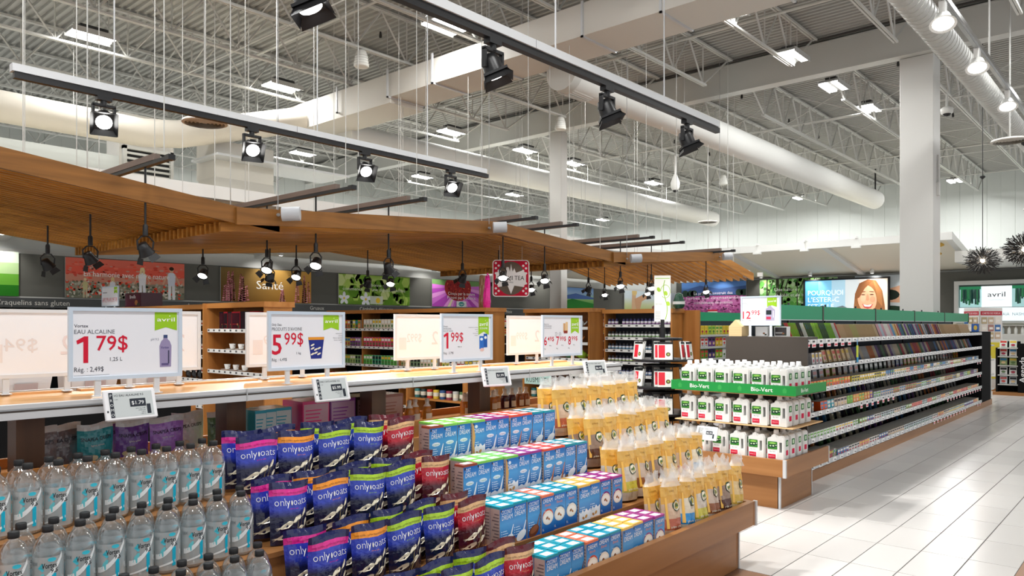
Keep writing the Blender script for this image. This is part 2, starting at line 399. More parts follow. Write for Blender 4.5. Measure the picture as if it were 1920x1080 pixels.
for k in range(40):
    g = 2*PI*k/40; b.tube([(.2,.36*math.cos(g)+.05,.36*math.sin(g)), (.85,.352*math.cos(g+.05)+.05,.352*math.sin(g+.05))], .012, 4)
tag(b.build('gathered_pleats', 'fabric', f1), kind='stuff')
fabric_duct('round_duct', 'white round duct hung low along the back wall, beyond the small column', [(11.2,15.4,6.3),(12,15.4,6.3),(30.9,15.4,6.3)], .33)
fd = fabric_duct('round_duct', 'thick cream fabric duct with a bend, hung above the wooden canopy', [(-4,16.6,5.75),(6.9,16.6,5.75),(7.6,16.5,5.83),(10.35,15.9,6.6)], .3, m='creamfabric')
fabric_duct('spiral_duct', 'slim white spiral duct with close ribs passing beside the tall column', [(4.5,2.7,6.02),(30.9,2.7,6.02)], .19, .16, 'steelwhite')
# air handler drop, return grille
dr = thing('drop_duct', 'white sheet metal drop duct with an angled mouth behind the bent duct', 'duct', (9.3,16.6,4.5))
b = MB(); b.box(-.8, .7, 0, .89, .55, 1.4); b.mesh([(-.8,0,.55),(.7,0,.55),(.7,.8,.55),(-.8,.8,.55),(-.95,-.35,0),(.55,-.35,.0),(.7,.8,.0),(-.8,.8,.0)], [(0,1,5,4),(1,2,6,5),(2,3,7,6),(3,0,4,7),(4,5,6,7)]); b.build('duct_body', 'duct', dr)
b = MB(); b.box(-1.0, 2.6, -.5, .75, .95, 1.0); b.build('lower_tray', 'alum', dr)
for x in (-.6,.5): b = MB(); b.tube([(x,.4,1.38),(x,.4,3.56)], .012, 5); b.build('hanger_rod', 'cord', dr)
gr = thing('return_grille', 'louvred return grille with black slots on the back wall', 'grille', (7.35,17.49,4.75))
b = MB()
for z in (0,.78): b.box(-.55, .55, -.12, 0, z, z+.07)
for x in (-.55,.48): b.box(x, x+.07, -.12, 0, 0, .85)
b.build('frame', 'steelwhite', gr); b = MB(); b.box(-.6,.6,.0,.7,-.85,1.6); b.build('plenum_box', 'duct', gr); b = MB(); b.box(-.48, .48, -.03, -.01, .07, .78, (25,25,25)); b.build('dark_opening', 'paint', gr)
for k in range(6):
    b = MB(); b.box(-.48, .48, -.09, -.04, .1+.115*k, .15+.115*k); b.build('slat', 'steelwhite', gr)
# ---------------------------------------------------------------- high bay fixtures
def high_bay():
    t = thing('high_bay_light', 'high bay', 'ceiling light')
    b = MB(); b.box(-.4,.4,-.22,.22,.05,.1,(150,150,148)); b.box(-.25,.25,-.12,.12,.1,.2,(60,60,60)); b.box(-.42,.42,-.24,-.22,.0,.1,(190,190,188)); b.box(-.42,.42,.22,.24,.0,.1,(190,190,188)); b.build('housing', 'paint', t)
    for y in (-.13,.13):
        b = MB(); b.box(-.38,.38,y-.07,y+.07,.02,.05); b.build('lamp_tube', 'lamp', t)
    for s in (-.3,.3):
        b = MB(); b.tube([(s,0,.1),(s,0,.86)], .008, 4); b.build('hanger_wire', 'cord', t)
    return t
hb0 = high_bay()
HB = [(5.6,15.8,'back row, above the cream bent duct'),(9.75,15.8,'back row, over the rectangular duct end'),(15.3,15.8,'back row, just before the girder'),(18.5,15.7,'back row, just past the girder'),(21.1,15.7,'back row, second past the girder'),(26.1,15.5,'back row, nearest the far wall'),
      (9.8,10.3,'middle row, above the upper black track'),(15.2,10.3,'middle row, behind the round fabric duct'),(20.2,10.2,'middle row, first past the girder'),(22.8,10.1,'middle row, second past the girder'),(25.7,10.1,'middle row, nearest the far wall'),
      (7.4,6.0,'front row, at the top edge of view'),(12.6,6.0,'front row, over the rectangular duct'),(15.7,6.05,'front row, lighting the girder side'),(18.3,6.05,'front row, just past the girder'),(20.8,6.0,'front row, beside the tall column'),(25.5,6.0,'front row, behind the tall column'),
      (1.5,10.4,'middle row, out over the left aisle'),(5.6,10.4,'middle row, over the left track'),(2.0,6.0,'front row, above the bottled water'),
      (3.5,1.5,'aisle row near the camera, boosted to brighten the display'),(9.0,1.5,'aisle row, over the tiled aisle start'),(15.0,1.5,'aisle row, over the tiled aisle middle'),(21.5,1.5,'aisle row, over the tiled aisle end'),(27,1.8,'aisle row, nearest the far wall'),(9.0,21.4,'hindmost row, first over the back wall'),(14.0,21.4,'hindmost row, left of the small column'),(19.2,21.4,'hindmost row, just right of the small column'),(24.5,21.4,'hindmost row, nearest the corner'),(33.5,12.5,'added fill for the right wall, past the duct end'),(33.5,18,'added fill for the right wall, second from the corner'),(33.5,23,'added fill for the right wall, nearest the corner'),(0.3,1.2,'unseen, added above the camera to brighten the display'),(33.5,6.5,'added fill for the right wall, behind the column'),(3.5,21.4,'hindmost row, behind the bent duct'),(0.5,15.8,'back row, out at the far left'),(-2.5,6,'front row, out at the far left')]  # bays above the camera and along the right wall are added as fill
for i, (x, y, s) in enumerate(HB):
    lb = 'lit white high bay ceiling light, ' + s
    if i == 0: o = hb0; o.location = (x,y,7.2); o['label'] = lb; o['group'] = 'high bay lights under the roof'
    else: o = copy_tree(hb0, (x,y,7.2), None, lb, 'high bay lights under the roof')
    area('bay_lamp', (0,0,-.01), .78, .42, HB_POWER*(.45 if x in (9.8, 9.75) else 4.2 if x > 30 else 2.8 if y > 20 else 1.9 if y < 2 and x < 5 else .6 if y < 2 else 1), parent=o)  # near-camera bays boosted to brighten the display, rear and right ones the walls
# ---------------------------------------------------------------- speakers, cameras, round diffusers
def hang_speaker(x, y, z, lb, grp='white pendant speakers'):
    t = thing('pendant_speaker', lb, 'speaker', (x,y,z), 0, grp)
    b = MB(); b.lathe([(.0,0),(.13,0),(.15,.02),(.125,.2),(.1,.3),(.06,.34),(0,.34)], 20, (226,226,220)); b.build('speaker_shell', 'paint', t)
    for k in range(4):
        b = MB(); b.lathe([(.149-.006*k,.05+.05*k),(.153-.006*k,.06+.05*k)], 20, (196,196,190), cap=False); b.build('groove_ring', 'paint', t)
    b = MB(); b.tube([(0,0,.34),(.02,0,.4),(0,0,7.07-z)], .012, 5); b.build('hanger', 'cord', t)
hang_speaker(9.2, 12.07, 6.72, 'white cone pendant speaker near the left end of a truss chord')
hang_speaker(15.6, 12.07, 6.72, 'white cone pendant speaker just left of the small column top')
hang_speaker(25.0, 12.07, 6.6, 'small white cone pendant speaker below the round duct, far off')
for x, y, z, zt, lb in ((5.15,10.35,4.5,8.06,'round white ceiling diffuser hung beside the bent fabric duct'),(16.4,2.3,5.0,8.06,'round white louvred diffuser hung below the spiral duct'),(20,2.35,4.17,8.06,'small round white disc hung near the right pendant lamp'),(22.5,11.4,4.95,8.06,'small round white disc hung in front of the far low duct')):
    t = thing('round_diffuser', lb, 'diffuser', (x,y,z)); b = MB()
    b.lathe([(.02,.06),(.3 if z > 4.3 else .2,.03),(.31 if z > 4.3 else .21,0)], 24, (222,220,214), cap=False); b.lathe([(.31 if z > 4.3 else .21,0),(.27 if z > 4.3 else .18,-.01)], 24, (222,220,214), cap=False); b.build('rim', 'paint', t)
    b = MB()
    for r in (.25,.2,.15,.1,.05): r *= 1 if z > 4.3 else .7; b.lathe([(r,.02),(r-.03,-.008)], 20, (206,202,192), cap=False)
    b.lathe([(.27 if z > 4.3 else .18,.022),(.0,.022)], 20, (150,146,136), cap=False); b.build('louvre_rings', 'paint', t)
    b = MB(); b.tube([(0,0,.05),(0,0,zt-z)], .014, 6); b.build('hanger_rod', 'cord', t)
t = thing('dome_camera', 'white dome security camera on a long stem from the truss', 'camera', (21.6,12.07,5.9)); b = MB()
b.tube([(0,0,.5),(0,0,1.15)], .035, 8, (228,228,224)); b.lathe([(.0,0),(.1,.05),(.14,.14),(.15,.28),(.1,.42),(.05,.55)], 16, (228,228,224)); b.build('housing', 'paint', t)
b = MB(); b.lathe([(0,-.03),(.07,-.01),(.09,.05)], 12, (30,30,32), cap=False); b.build('lens_dome', 'gloss', t)
t = thing('dome_camera', 'white dome security camera with dark lens right of the tall column', 'camera', (17.2,4.0,6.75)); t.location = (20.1,4.07,6.6); b = MB()
b.lathe([(.06,0),(.13,.02),(.14,.12),(.1,.16),(.03,.18),(.03,.5)], 16, (222,222,218)); b.build('housing', 'paint', t)
b = MB(); b.lathe([(0,-.06),(.06,-.045),(.09,0)], 12, (24,24,26), cap=False); b.build('lens_dome', 'gloss', t)
# ---------------------------------------------------------------- wall header bands, banners, category strips
b = MB(); b.box(-6, XW, YW-.35, YW-.02, 2.18, 3.05); struct(b.build('trim_2', 'greyband'))
b = MB(); b.box(-6, XW-.5, YW-.5, YW-.35, 1.98, 2.17); struct(b.build('trim_3', 'slate'))
b = MB(); b.box(-6, XW-.5, YW-.36, YW-.34, 2.17, 2.2, (190,190,186)); struct(b.build('trim_4', 'paint'))
b = MB(); b.box(XW-.3, XW, 1, YW-.4, 2.05, 3.53); struct(b.build('trim_5', 'greyband'))
b = MB(); b.box(XW-.5, XW-.3, 6.4, YW-.5, 1.85, 2.06); struct(b.build('trim_6', 'slate'))
_st = set()
def strip_text(x, s, h=.1):
    b = MB(); b.text(s, 0, 0, h, 0, (206,206,200)); o = b.build('lettering', 'matte', None); o.location = (x, YW-.502, 2.03)
    lb = 'pale lettering %s on the dark strip above the wall shelves' % s
    if lb in _st: lb += ', below the poppy banner'
    _st.add(lb); return tag(o, lb, 'lettering')
for x, s in ((3.0,'gluten'),(4.3,'Craquelins sans gluten'),(8.0,'gluten'),(9.4,'Céréales sans gluten'),(11.3,'Gruaux'),(12.9,'Céréales à déjeuner'),(19.0,'Noix'),(20.4,'Tortillas'),(23.8,'Croustilles'),(25.9,'Maïs soufflé'),(27.9,'Biscuits')):
    strip_text(x, s)
def banner(name, label, x0, x1, z0, z1, fn, wall='back', th=.03, m='matte'):
    """flat printed board; fn draws in a unit frame of width W, height H at depth y"""
    W, H = x1-x0, z1-z0
    t = thing(name, label, 'banner', (x0, YW-.37, z0) if wall == 'back' else (XW-.32, x0, z0), 0 if wall == 'back' else -PI/2)
    b = MB(); b.box(0, W, -th, .0, 0, H, (210,210,206)); b.build('board', 'paint', t)
    p = MB(); fn(p, W, H, -th-.003); p.clip(0, W, 0, H); p.build('print', m, t); return t
def grad(p, W, H, y, cols, z0=0, z1=1, x0=0, x1=1, n=1):
    k = len(cols)-1
    for i in range(k):
        a, c = z0+(z1-z0)*i/k, z0+(z1-z0)*(i+1)/k
        p.poly([(x0*W,y,a*H),(x1*W,y,a*H),(x1*W,y,c*H),(x0*W,y,c*H)], (cols[i],cols[i],cols[i+1],cols[i+1]))
def specks(p, W, H, y, n, z0, z1, cols, s, rr, asp=1):
    for i in range(n):
        z = rr.uniform(z0, z1)*H; x = rr.uniform(.01,.99)*W; q = s*rr.uniform(.5,1.2)
        p.disc(x, z, q, q*asp, y - .0004*(i % 4), rr.choice(cols), 6)
def figure(p, x, z, h, y, shirt, legs, hair, long=False, skin=(214,170,140)):
    p.shape([(x-.1*h,z),(x-.02*h,z),(x-.01*h,z+.45*h),(x+.01*h,z+.45*h),(x+.03*h,z),(x+.11*h,z),(x+.1*h,z+.5*h),(x-.1*h,z+.5*h)], y, legs)
    p.shape([(x-.1*h,z+.42*h),(x+.1*h,z+.42*h),(x+.13*h,z+.76*h),(x+.06*h,z+.82*h),(x-.06*h,z+.82*h),(x-.13*h,z+.76*h)], y-.001, shirt)
    p.shape([(x-.13*h,z+.76*h),(x-.09*h,z+.78*h),(x-.24*h,z+.44*h),(x-.28*h,z+.46*h)], y-.0012, skin)
    p.shape([(x+.13*h,z+.76*h),(x+.09*h,z+.78*h),(x+.24*h,z+.44*h),(x+.28*h,z+.46*h)], y-.0012, skin)
    p.disc(x, z+.9*h, .065*h, .085*h, y-.0015, skin, 12); p.disc(x, z+.94*h, .072*h, .06*h, y-.002, hair, 12)
    if long: p.disc(x-.05*h, z+.86*h, .03*h, .1*h, y-.0018, hair, 8); p.disc(x+.05*h, z+.86*h, .03*h, .1*h, y-.0018, hair, 8)
rr = random.Random(3)
def poppies(p, W, H, y):
    grad(p, W, H, y, [(120,120,104),(150,138,120),(206,140,120),(226,96,78),(222,110,92),(190,120,104)])
    specks(p, W, H, y-.001, 420, .02, .42, [(176,176,160),(98,104,84),(206,200,188),(214,70,48),(120,126,108)], .03, rr)
    specks(p, W, H, y-.001, 120, .42, .9, [(232,84,62),(236,120,100),(206,74,60),(200,150,134)], .05, rr, .4)
    figure(p, W*.15, .0, H*.5, y-.004, (196,190,140), (190,180,150), (224,206,160)); figure(p, W*.37, -.0, H*.55, y-.004, (226,228,236), (206,208,220), (222,196,140), True)
    figure(p, W*.62, .02, H*.82, y-.004, (232,232,238), (226,228,236), (232,210,160), True); figure(p, W*.88, .0, H*.9, y-.004, (218,224,238), (228,228,232), (64,44,32))
    p.text('En harmonie avec notre nature', W*.14, H*.55, .11, y-.006, (246,244,240), width=W*.72)
def heather(p, W, H, y):
    for i in range(8):
        c = lambda u, v: (int(96+90*u+30*v), int(68+64*u+34*v), int(30+22*u+30*v))
        a, d = i/8, (i+1)/8
        p.poly([(a*W,y,0),(d*W,y,0),(d*W,y,H),(a*W,y,H)], (c(a,0),c(d,0),c(d,1),c(a,1)))
    for i in range(17):
        x = W*rr.choice([rr.uniform(.02,.3), rr.uniform(.62,.98)]); h = H*rr.uniform(.35,.95)
        p.shape([(x-.006,0),(x+.006,0),(x+.004,h),(x-.004,h)], y-.001, (96,60,44))
        for k in range(int(h/.055)):
            z = .03+.055*k; s = .05*(1-k/(h/.055))+.015
            p.disc(x-s*.7, z, s*.6, .022, y-.0015, rr.choice([(206,128,140),(176,96,112),(226,160,160)]), 6); p.disc(x+s*.7, z+.02, s*.6, .022, y-.002, rr.choice([(206,128,140),(186,106,120),(120,70,60)]), 6)
    p.text('Santé', W*.37, H*.4, .2, y-.006, (250,246,236), width=W*.3)
def meadow(p, W, H, y):
    grad(p, W, H, y, [(96,140,40),(132,176,66),(168,200,96),(196,214,130),(140,180,70)])
    specks(p, W, H, y-.001, 70, .1, .95, [(176,208,100),(120,168,56),(206,222,150),(150,192,80),(98,146,44)], .16, rr)
    for i in range(14):
        x = rr.uniform(0,W); p.shape([(x,0),(x+.02,0),(x+rr.uniform(-.3,.3),H*rr.uniform(.5,.95))], y-.003, (104,152,46))
    for fx, fz, q in ((.07,.2,.17),(.36,.18,.19)):
        for k in range(5):
            g = PI/2+2*PI*k/5; p.disc(fx*W+q*.6*math.cos(g), fz*H+q*.6*math.sin(g), q*.5, q*.3, y-.004, (240,244,250), 10, g)
        p.disc(fx*W, fz*H, q*.2, q*.2, y-.005, (232,200,60), 10)
    p.rect(W*.42, W*.6, .02, H*.3, y-.006, (206,214,196)); p.disc(W*.53, H*.15, .08, .08, y-.007, (238,206,60), 10)
    p.text('Une bonne santé', W*.32, H*.62, .09, y-.006, (236,244,220), width=W*.4); p.text('commence par une digestion active', W*.05, H*.47, .09, y-.006, (236,244,220), width=W*.88)
def echinacea(p, W, H, y):
    grad(p, W, H, y, [(150,96,170),(170,120,190),(110,150,90),(96,130,80)])
    cx, cz = W*.45, H*.75
    for k in range(22):
        g = PI+PI*k/21; L = 1.5
        p.shape([(cx,cz),(cx+L*math.cos(g-.07),cz+L*.9*math.sin(g-.07)),(cx+L*1.05*math.cos(g),cz+L*.95*math.sin(g)),(cx+L*math.cos(g+.07),cz+L*.9*math.sin(g+.07))] , y-.001-.0002*k, ((206,110,206),(176,70,180),(226,150,220),(232,226,190))[k % 4 if 4 < k < 8 else k % 3])
    p.disc(cx, cz-.02, W*.24, H*.5, y-.007, (150,44,44), 24); 
    for i in range(90):
        g = rr.uniform(0,2*PI); q = math.sqrt(rr.random()); p.disc(cx+W*.23*q*math.cos(g), cz-.02+H*.48*q*math.sin(g), .03, .03, y-.008, rr.choice([(196,66,52),(120,32,40),(214,96,70)]), 5)
    p.text('Conçu par la nature.', W*.27, H*.45, .095, y-.01, (246,240,240), width=W*.5); p.text('Prouvé par la science.', W*.26, H*.3, .095, y-.01, (246,240,240), width=W*.52)
    p.rect(W*.42, W*.6, .0, H*.22, y-.01, (226,232,232)); p.disc(W*.51, H*.11, .13, .07, y-.011, (30,140,140), 14); p.text('vogel', W*.465, H*.085, .05, y-.012, (240,246,246), width=.2)
def hillsp(p, W, H, y):
    grad(p, W, H, y, [(60,140,60),(90,170,80),(150,190,120),(150,180,216),(110,150,206)])
    p.shape([(0,H*.25),(W*.4,H*.5),(W,H*.3),(W,0),(0,0)], y-.001, (50,130,56)); p.shape([(0,H*.55),(W*.5,H*.75),(W,H*.58),(W,H*.5),(0,H*.48)], y-.001, (80,110,170))
def yoga(p, W, H, y):
    grad(p, W, H, y, [(176,190,110),(206,214,170),(214,226,232),(196,218,236)])
    p.shape([(W*.12,H*.0),(W*.18,0),(W*.2,H*.9),(W*.13,H*.9)], y-.001, (214,176,140)); p.shape([(W*.17,H*.6),(W*.36,H*.9),(W*.42,H*.7),(W*.3,H*.5),(W*.26,H*.0),(W*.2,0)], y-.0015, (206,160,124))
    p.disc(W*.17, H*.93, .2, .14, y-.002, (226,196,130), 12); p.disc(W*.6, H*.2, .55, .13, y-.002, (150,104,92), 14); p.disc(W*.85, H*.1, .25, .06, y-.0025, (206,160,130), 12)
def lavender(p, W, H, y):
    grad(p, W, H, y, [(150,60,120),(190,96,160),(206,120,180),(176,84,150)], 0, .58); grad(p, W, H, y, [(40,60,50),(70,100,140),(96,140,206),(130,170,226)], .58, 1)
    specks(p, W, H, y-.001, 260, .02, .55, [(206,110,176),(226,150,200),(150,56,116),(120,70,110)], .06, rr, .6)
    p.shape([(0,H*.75),(W*.3,H*.9),(W*.6,H*.78),(W,H*.86),(W,H*.6),(0,H*.6)], y-.002, (70,96,150))
    for fx in (.06,.15,.2,.4,.9,.97): p.disc(fx*W, H*.66, .17, .15, y-.004, (52,72,60), 12)
    for i, s in enumerate(('La prêle reconstruit des','herbes aux circonstances','scandaleuses de poèmes')): p.text(s, W*.5, H*(.62-.14*i), .12, y-.006, (246,236,244), 'C', width=W*(.6+.25*(i == 1)))
    p.rect(W*.42, W*.57, .02, H*.16, y-.006, (226,222,216)); p.rect(W*.42, W*.57, H*.11, H*.16, y-.007, (206,40,60))
def forest(p, W, H, y):
    grad(p, W, H, y, [(110,160,90),(130,186,110),(170,214,150),(150,200,130)])
    specks(p, W, H, y-.001, 340, .0, 1, [(90,160,70),(150,206,110),(196,226,176),(120,186,90),(70,130,60)], .1, rr)
    for x, q in ((.1,.05),(.24,.1),(.3,.04),(.5,.03),(.66,.05),(.72,.03),(.86,.04)):
        p.shape([(W*x-q,0),(W*x+q,0),(W*x+q*.6,H*1),(W*x-q*.6,H)], y-.004, (64,70,50)); p.shape([(W*x,H*.5),(W*x+q*.5,H*.46),(W*x+.3,H*.98),(W*x+.24,H*.98)], y-.004, (70,78,54))
    p.text('Une nature', W*.2, H*.66, .13, y-.008, (236,246,230), width=W*.3); p.text('de forêt et de bien', W*.2, H*.5, .13, y-.008, (236,246,230), width=W*.45); p.rect(W*.55, W*.9, H*.02, H*.18, y-.008, (214,226,206))
def handp(p, W, H, y):
    grad(p, W, H, y, [(206,208,206),(190,200,206),(176,196,206)])
    p.shape([(W,H*.85),(W*.45,H*.6),(W*.1,H*.5),(W*.05,H*.35),(W*.4,H*.3),(W,H*.25)], y-.001, (206,160,130))
    p.disc(W*.55, H*.48, .35, .2, y-.002, (30,40,34), 14); p.text('CF', W*.4, H*.44, .12, y-.004, (226,236,230)); p.disc(W*.55, H*.12, .5, .12, y-.003, (40,60,44), 16); p.text('PLUS', W*.3, H*.07, .14, y-.004, (236,240,236))
def greenfade(p, W, H, y): grad(p, W, H, y, [(40,120,30),(110,180,60),(190,220,160),(220,234,214),(226,234,220)])
banner('banner', 'pale to deep green printed banner at the left edge of view', 2.0, 4.72, 2.2, 3.07, greenfade)
banner('banner', 'banner with a family hand in hand across a red poppy field', 5.55, 8.02, 2.2, 3.03, poppies)
banner('banner', 'brown and gold banner with pink heather spikes reading Santé', 8.9, 11.4, 2.2, 3.02, heather)
banner('banner', 'bright green banner with white wild flowers in grass', 12.27, 14.8, 2.2, 3.03, meadow)
banner('banner', 'purple coneflower banner with a dark red flower head', 15.7, 18.15, 2.2, 3.03, echinacea)
banner('banner', 'banner with green hills and blue mountains beside the pink bag', 21.9, 24.2, 2.2, 3.03, hillsp)
banner('banner', 'pale banner with a person bending in a yoga pose', 26.4, 30.9, 2.2, 3.05, yoga)
def rbanner(lb, y1, y0, z0, z1, fn):
    t = thing('banner', lb, 'banner', (XW-.32, y1, z0), -PI/2); W, H = y1-y0, z1-z0
    b = MB(); b.box(0, W, -.03, 0, 0, H, (210,210,206)); b.build('board', 'paint', t); p = MB(); fn(p, W, H, -.034); p.clip(0, W, 0, H); p.build('print', 'matte', t)
rbanner('banner with a purple lavender field under blue hills', 16.8, 13.75, 2.06, 3.51, lavender)
rbanner('banner with sunlit green forest trees', 13.15, 10.0, 2.06, 3.51, forest)
rbanner('pale banner with a hand holding a dark capsule, partly behind the column', 9.35, 7.1, 2.06, 3.51, handp)
# lit advertising screen with a smiling woman, on the right wall
t = thing('screen_sign', 'black framed lit screen with a smiling woman beside white capital lettering', 'screen', (XW-.38, 11.28, 1.72), -PI/2)
b = MB(); W, H = 3.2, 1.72
for a in ((0,W,0,.06),(0,W,H-.06,H),(0,.06,.06,H-.06),(W-.06,W,.06,H-.06)): b.box(a[0],a[1],-.12,0,a[2],a[3],(24,24,26))
b.build('frame', 'paint', t)
p = MB(); y = -.06
for i in range(6):
    a, c = .06+(W-.12)*i/6, .06+(W-.12)*(i+1)/6; cl = [(90,170,214),(120,190,224),(170,206,224),(214,222,224),(238,232,224),(236,220,200),(224,190,160)]
    p.poly([(a,y,.06),(c,y,.06),(c,y,H-.06),(a,y,H-.06)], (cl[i],cl[i+1],cl[i+1],cl[i]))
p.shape([(.06,.06),(.06,.3),(.9,.5),(1.5,.66),(2.0,.4),(2.0,.06)], y-.002, (110,120,124)); p.shape([(1.2,.06),(1.5,.35),(1.9,.45),(2.0,.06)], y-.003, (120,92,70))
fx, fz = 2.42, .82
p.shape([(fx-.62,.06),(fx-.5,.6),(fx-.46,1.1),(fx-.3,1.5),(fx,1.64),(fx+.3,1.6),(fx+.52,1.2),(fx+.6,.7),(fx+.66,.06)], y-.004, (150,98,58))
p.shape([(fx-.22,.06),(fx-.2,.5),(fx+.2,.5),(fx+.3,.06)], y-.005, (206,140,104)); p.disc(fx-.02, fz+.08, .34, .52, y-.006, (232,174,136), 26, .12)
p.disc(fx-.16, fz+.1, .1, .13, y-.007, (240,186,150), 12); p.disc(fx+.18, fz+.06, .1, .12, y-.007, (226,156,120), 12)
for s in (-.16,.15): p.disc(fx+s, fz+.24, .075, .02, y-.008, (70,44,34), 10); p.disc(fx+s, fz+.35, .1, .018, y-.008, (110,70,46), 10, .1*(-1 if s > 0 else 1))
p.shape([(fx-.03,fz+.26),(fx+.03,fz+.26),(fx+.06,fz+.04),(fx,fz),(fx-.06,fz+.04)], y-.0075, (218,152,116))
p.shape([(fx-.2,fz-.1),(fx-.1,fz-.14),(fx+.1,fz-.15),(fx+.2,fz-.12),(fx+.12,fz-.26),(fx,fz-.3),(fx-.13,fz-.25)], y-.008, (190,80,74)); p.shape([(fx-.16,fz-.13),(fx,fz-.16),(fx+.16,fz-.14),(fx+.08,fz-.22),(fx-.1,fz-.21)], y-.009, (246,242,238))
p.shape([(fx-.3,1.5),(fx,1.64),(fx+.2,1.6),(fx-.1,1.3),(fx-.3,.95),(fx-.46,.9),(fx-.42,1.2)], y-.0085, (136,86,50)); p.shape([(fx+.2,1.6),(fx+.5,1.2),(fx+.52,.6),(fx+.36,.8),(fx+.3,1.2)], y-.0085, (176,118,70))
for i, s in enumerate(("POURQUOI","L'ESTER-C","EST-ELLE")): p.text(s, .17, 1.08-.27*i, .19, y-.01, (246,250,252), width=(1.35,1.2,1.0)[i])
p.clip(.06, W-.06, .06, H-.06); p.build('picture', 'screen', t)
# beige soffits with white beams (sloping down to the walls)
def soffit(name, pts, m='soffit'):
    b = MB(); b.mesh(pts + [(x,y,z+.12) for x,y,z in pts], [(0,1,2,3),(7,6,5,4),(0,4,5,1),(1,5,6,2),(2,6,7,3),(3,7,4,0)]); return struct(b.build(name, m))
s1 = soffit('ceiling_soffit', [(26.5,5.3,4.36),(26.5,15.2,4.36),(30.95,15.2,3.6),(30.95,5.3,3.6)])
for y in (5.3, 9.1, 12.45, 15.2):
    b = MB(); b.mesh([(26.5,y-.09,4.26),(26.5,y+.09,4.26),(30.9,y+.09,3.5),(30.9,y-.09,3.5),(26.5,y-.09,4.5),(26.5,y+.09,4.5),(30.9,y+.09,3.74),(30.9,y-.09,3.74)], [(0,1,2,3),(7,6,5,4),(0,4,5,1),(1,5,6,2),(2,6,7,3),(3,7,4,0)], (224,224,220)); b.build('beam', 'paint', s1)
b = MB(); b.box(26.38,26.52,5.2,15.3,4.26,4.5,(226,226,222)); b.build('edge_beam', 'paint', s1)
b = MB()
for y in (6.2,8,9.7,11.4): b.box(26.3,26.55,y-.03,y+.03,4.5,4.56,(230,230,226)); b.box(26.28,26.4,y-.14,y+.14,4.18,4.26,(230,230,226))
b.build('edge_light', 'paint', s1)
b = MB()
for i, (y, x) in enumerate(((5.9,27.3),(6.2,28.4),(13.4,27.5),(13.9,28.3),(14.4,27.2))): b.mesh([(x+.35*math.cos(k*PI/6), y+.3*math.sin(k*PI/6), 4.36-.1708*(x+.35*math.cos(k*PI/6)-26.5)-.006) for k in range(12)], [tuple(range(11,-1,-1))], (214,170,60))
b.build('yellow_dot', 'paint', s1)
s2 = soffit('ceiling_soffit', [(-5,13.6,4.1),(-5,17.4,3.4),(25.6,17.4,3.4),(25.6,13.6,4.1)])
b = MB(); b.box(-5,25.7,13.48,13.62,4.0,4.24,(226,226,222)); b.build('edge_beam', 'paint', s2)
for x in (-1.5,4.5,10,16,21.5):
    b = MB(); b.mesh([(x-.09,13.6,4.0),(x+.09,13.6,4.0),(x+.09,17.35,3.3),(x-.09,17.35,3.3),(x-.09,13.6,4.24),(x+.09,13.6,4.24),(x+.09,17.35,3.54),(x-.09,17.35,3.54)], [(0,3,2,1),(7,4,5,6),(0,1,5,4),(1,2,6,5),(2,3,7,6),(3,0,4,7)], (224,224,220)); b.build('beam', 'paint', s2)
for i, (x, y) in enumerate(((4.3,16.6),(10.2,16.6),(15.6,16.6),(21,16.6))):
    t = thing('spot_light', 'small bright spot under the back soffit, %s from the left' % nth(i+1), 'ceiling light', (x,y,3.34), 0, 'bright spots under the soffits')
    b = MB(); b.lathe([(.05,0),(.07,.02),(.06,.14),(.03,.2)], 12, (225,225,222), cap=False); b.build('housing', 'paint', t); b = MB(); b.lathe([(0,.006),(.05,.006)], 12, cap=False); b.build('lens', 'spotlens', t)
    spot('spot_lamp', (0,0,-.02), (0,1,-1.2), 40, 100, parent=t)
for i, (y, x) in enumerate(((14.8,29.9),(12.9,30.2),(10.9,30.2),(8.6,30.2),(7.3,30.2),(4.9,30.0),(3.4,30.0))):
    t = thing('spot_light', 'small bright spot above the right wall banners, %s from the corner' % nth(i+1), 'ceiling light', (x,y,3.56 if y > 5 else 3.75), 0, 'bright spots under the soffits')
    b = MB(); b.lathe([(.06,0),(.08,.02),(.07,.14),(.03,.2)], 12, (225,225,222), cap=False); b.build('housing', 'paint', t); b = MB(); b.lathe([(0,.006),(.06,.006)], 12, cap=False); b.build('lens', 'spotlens', t)
    spot('spot_lamp', (0,0,-.02), (1,0,-1.2), 40, 100, parent=t)
b = MB(); b.box(27, XW, 1, 5.25, 3.6, 3.95, (220,219,214)); struct(b.build('trim_7', 'paint'))
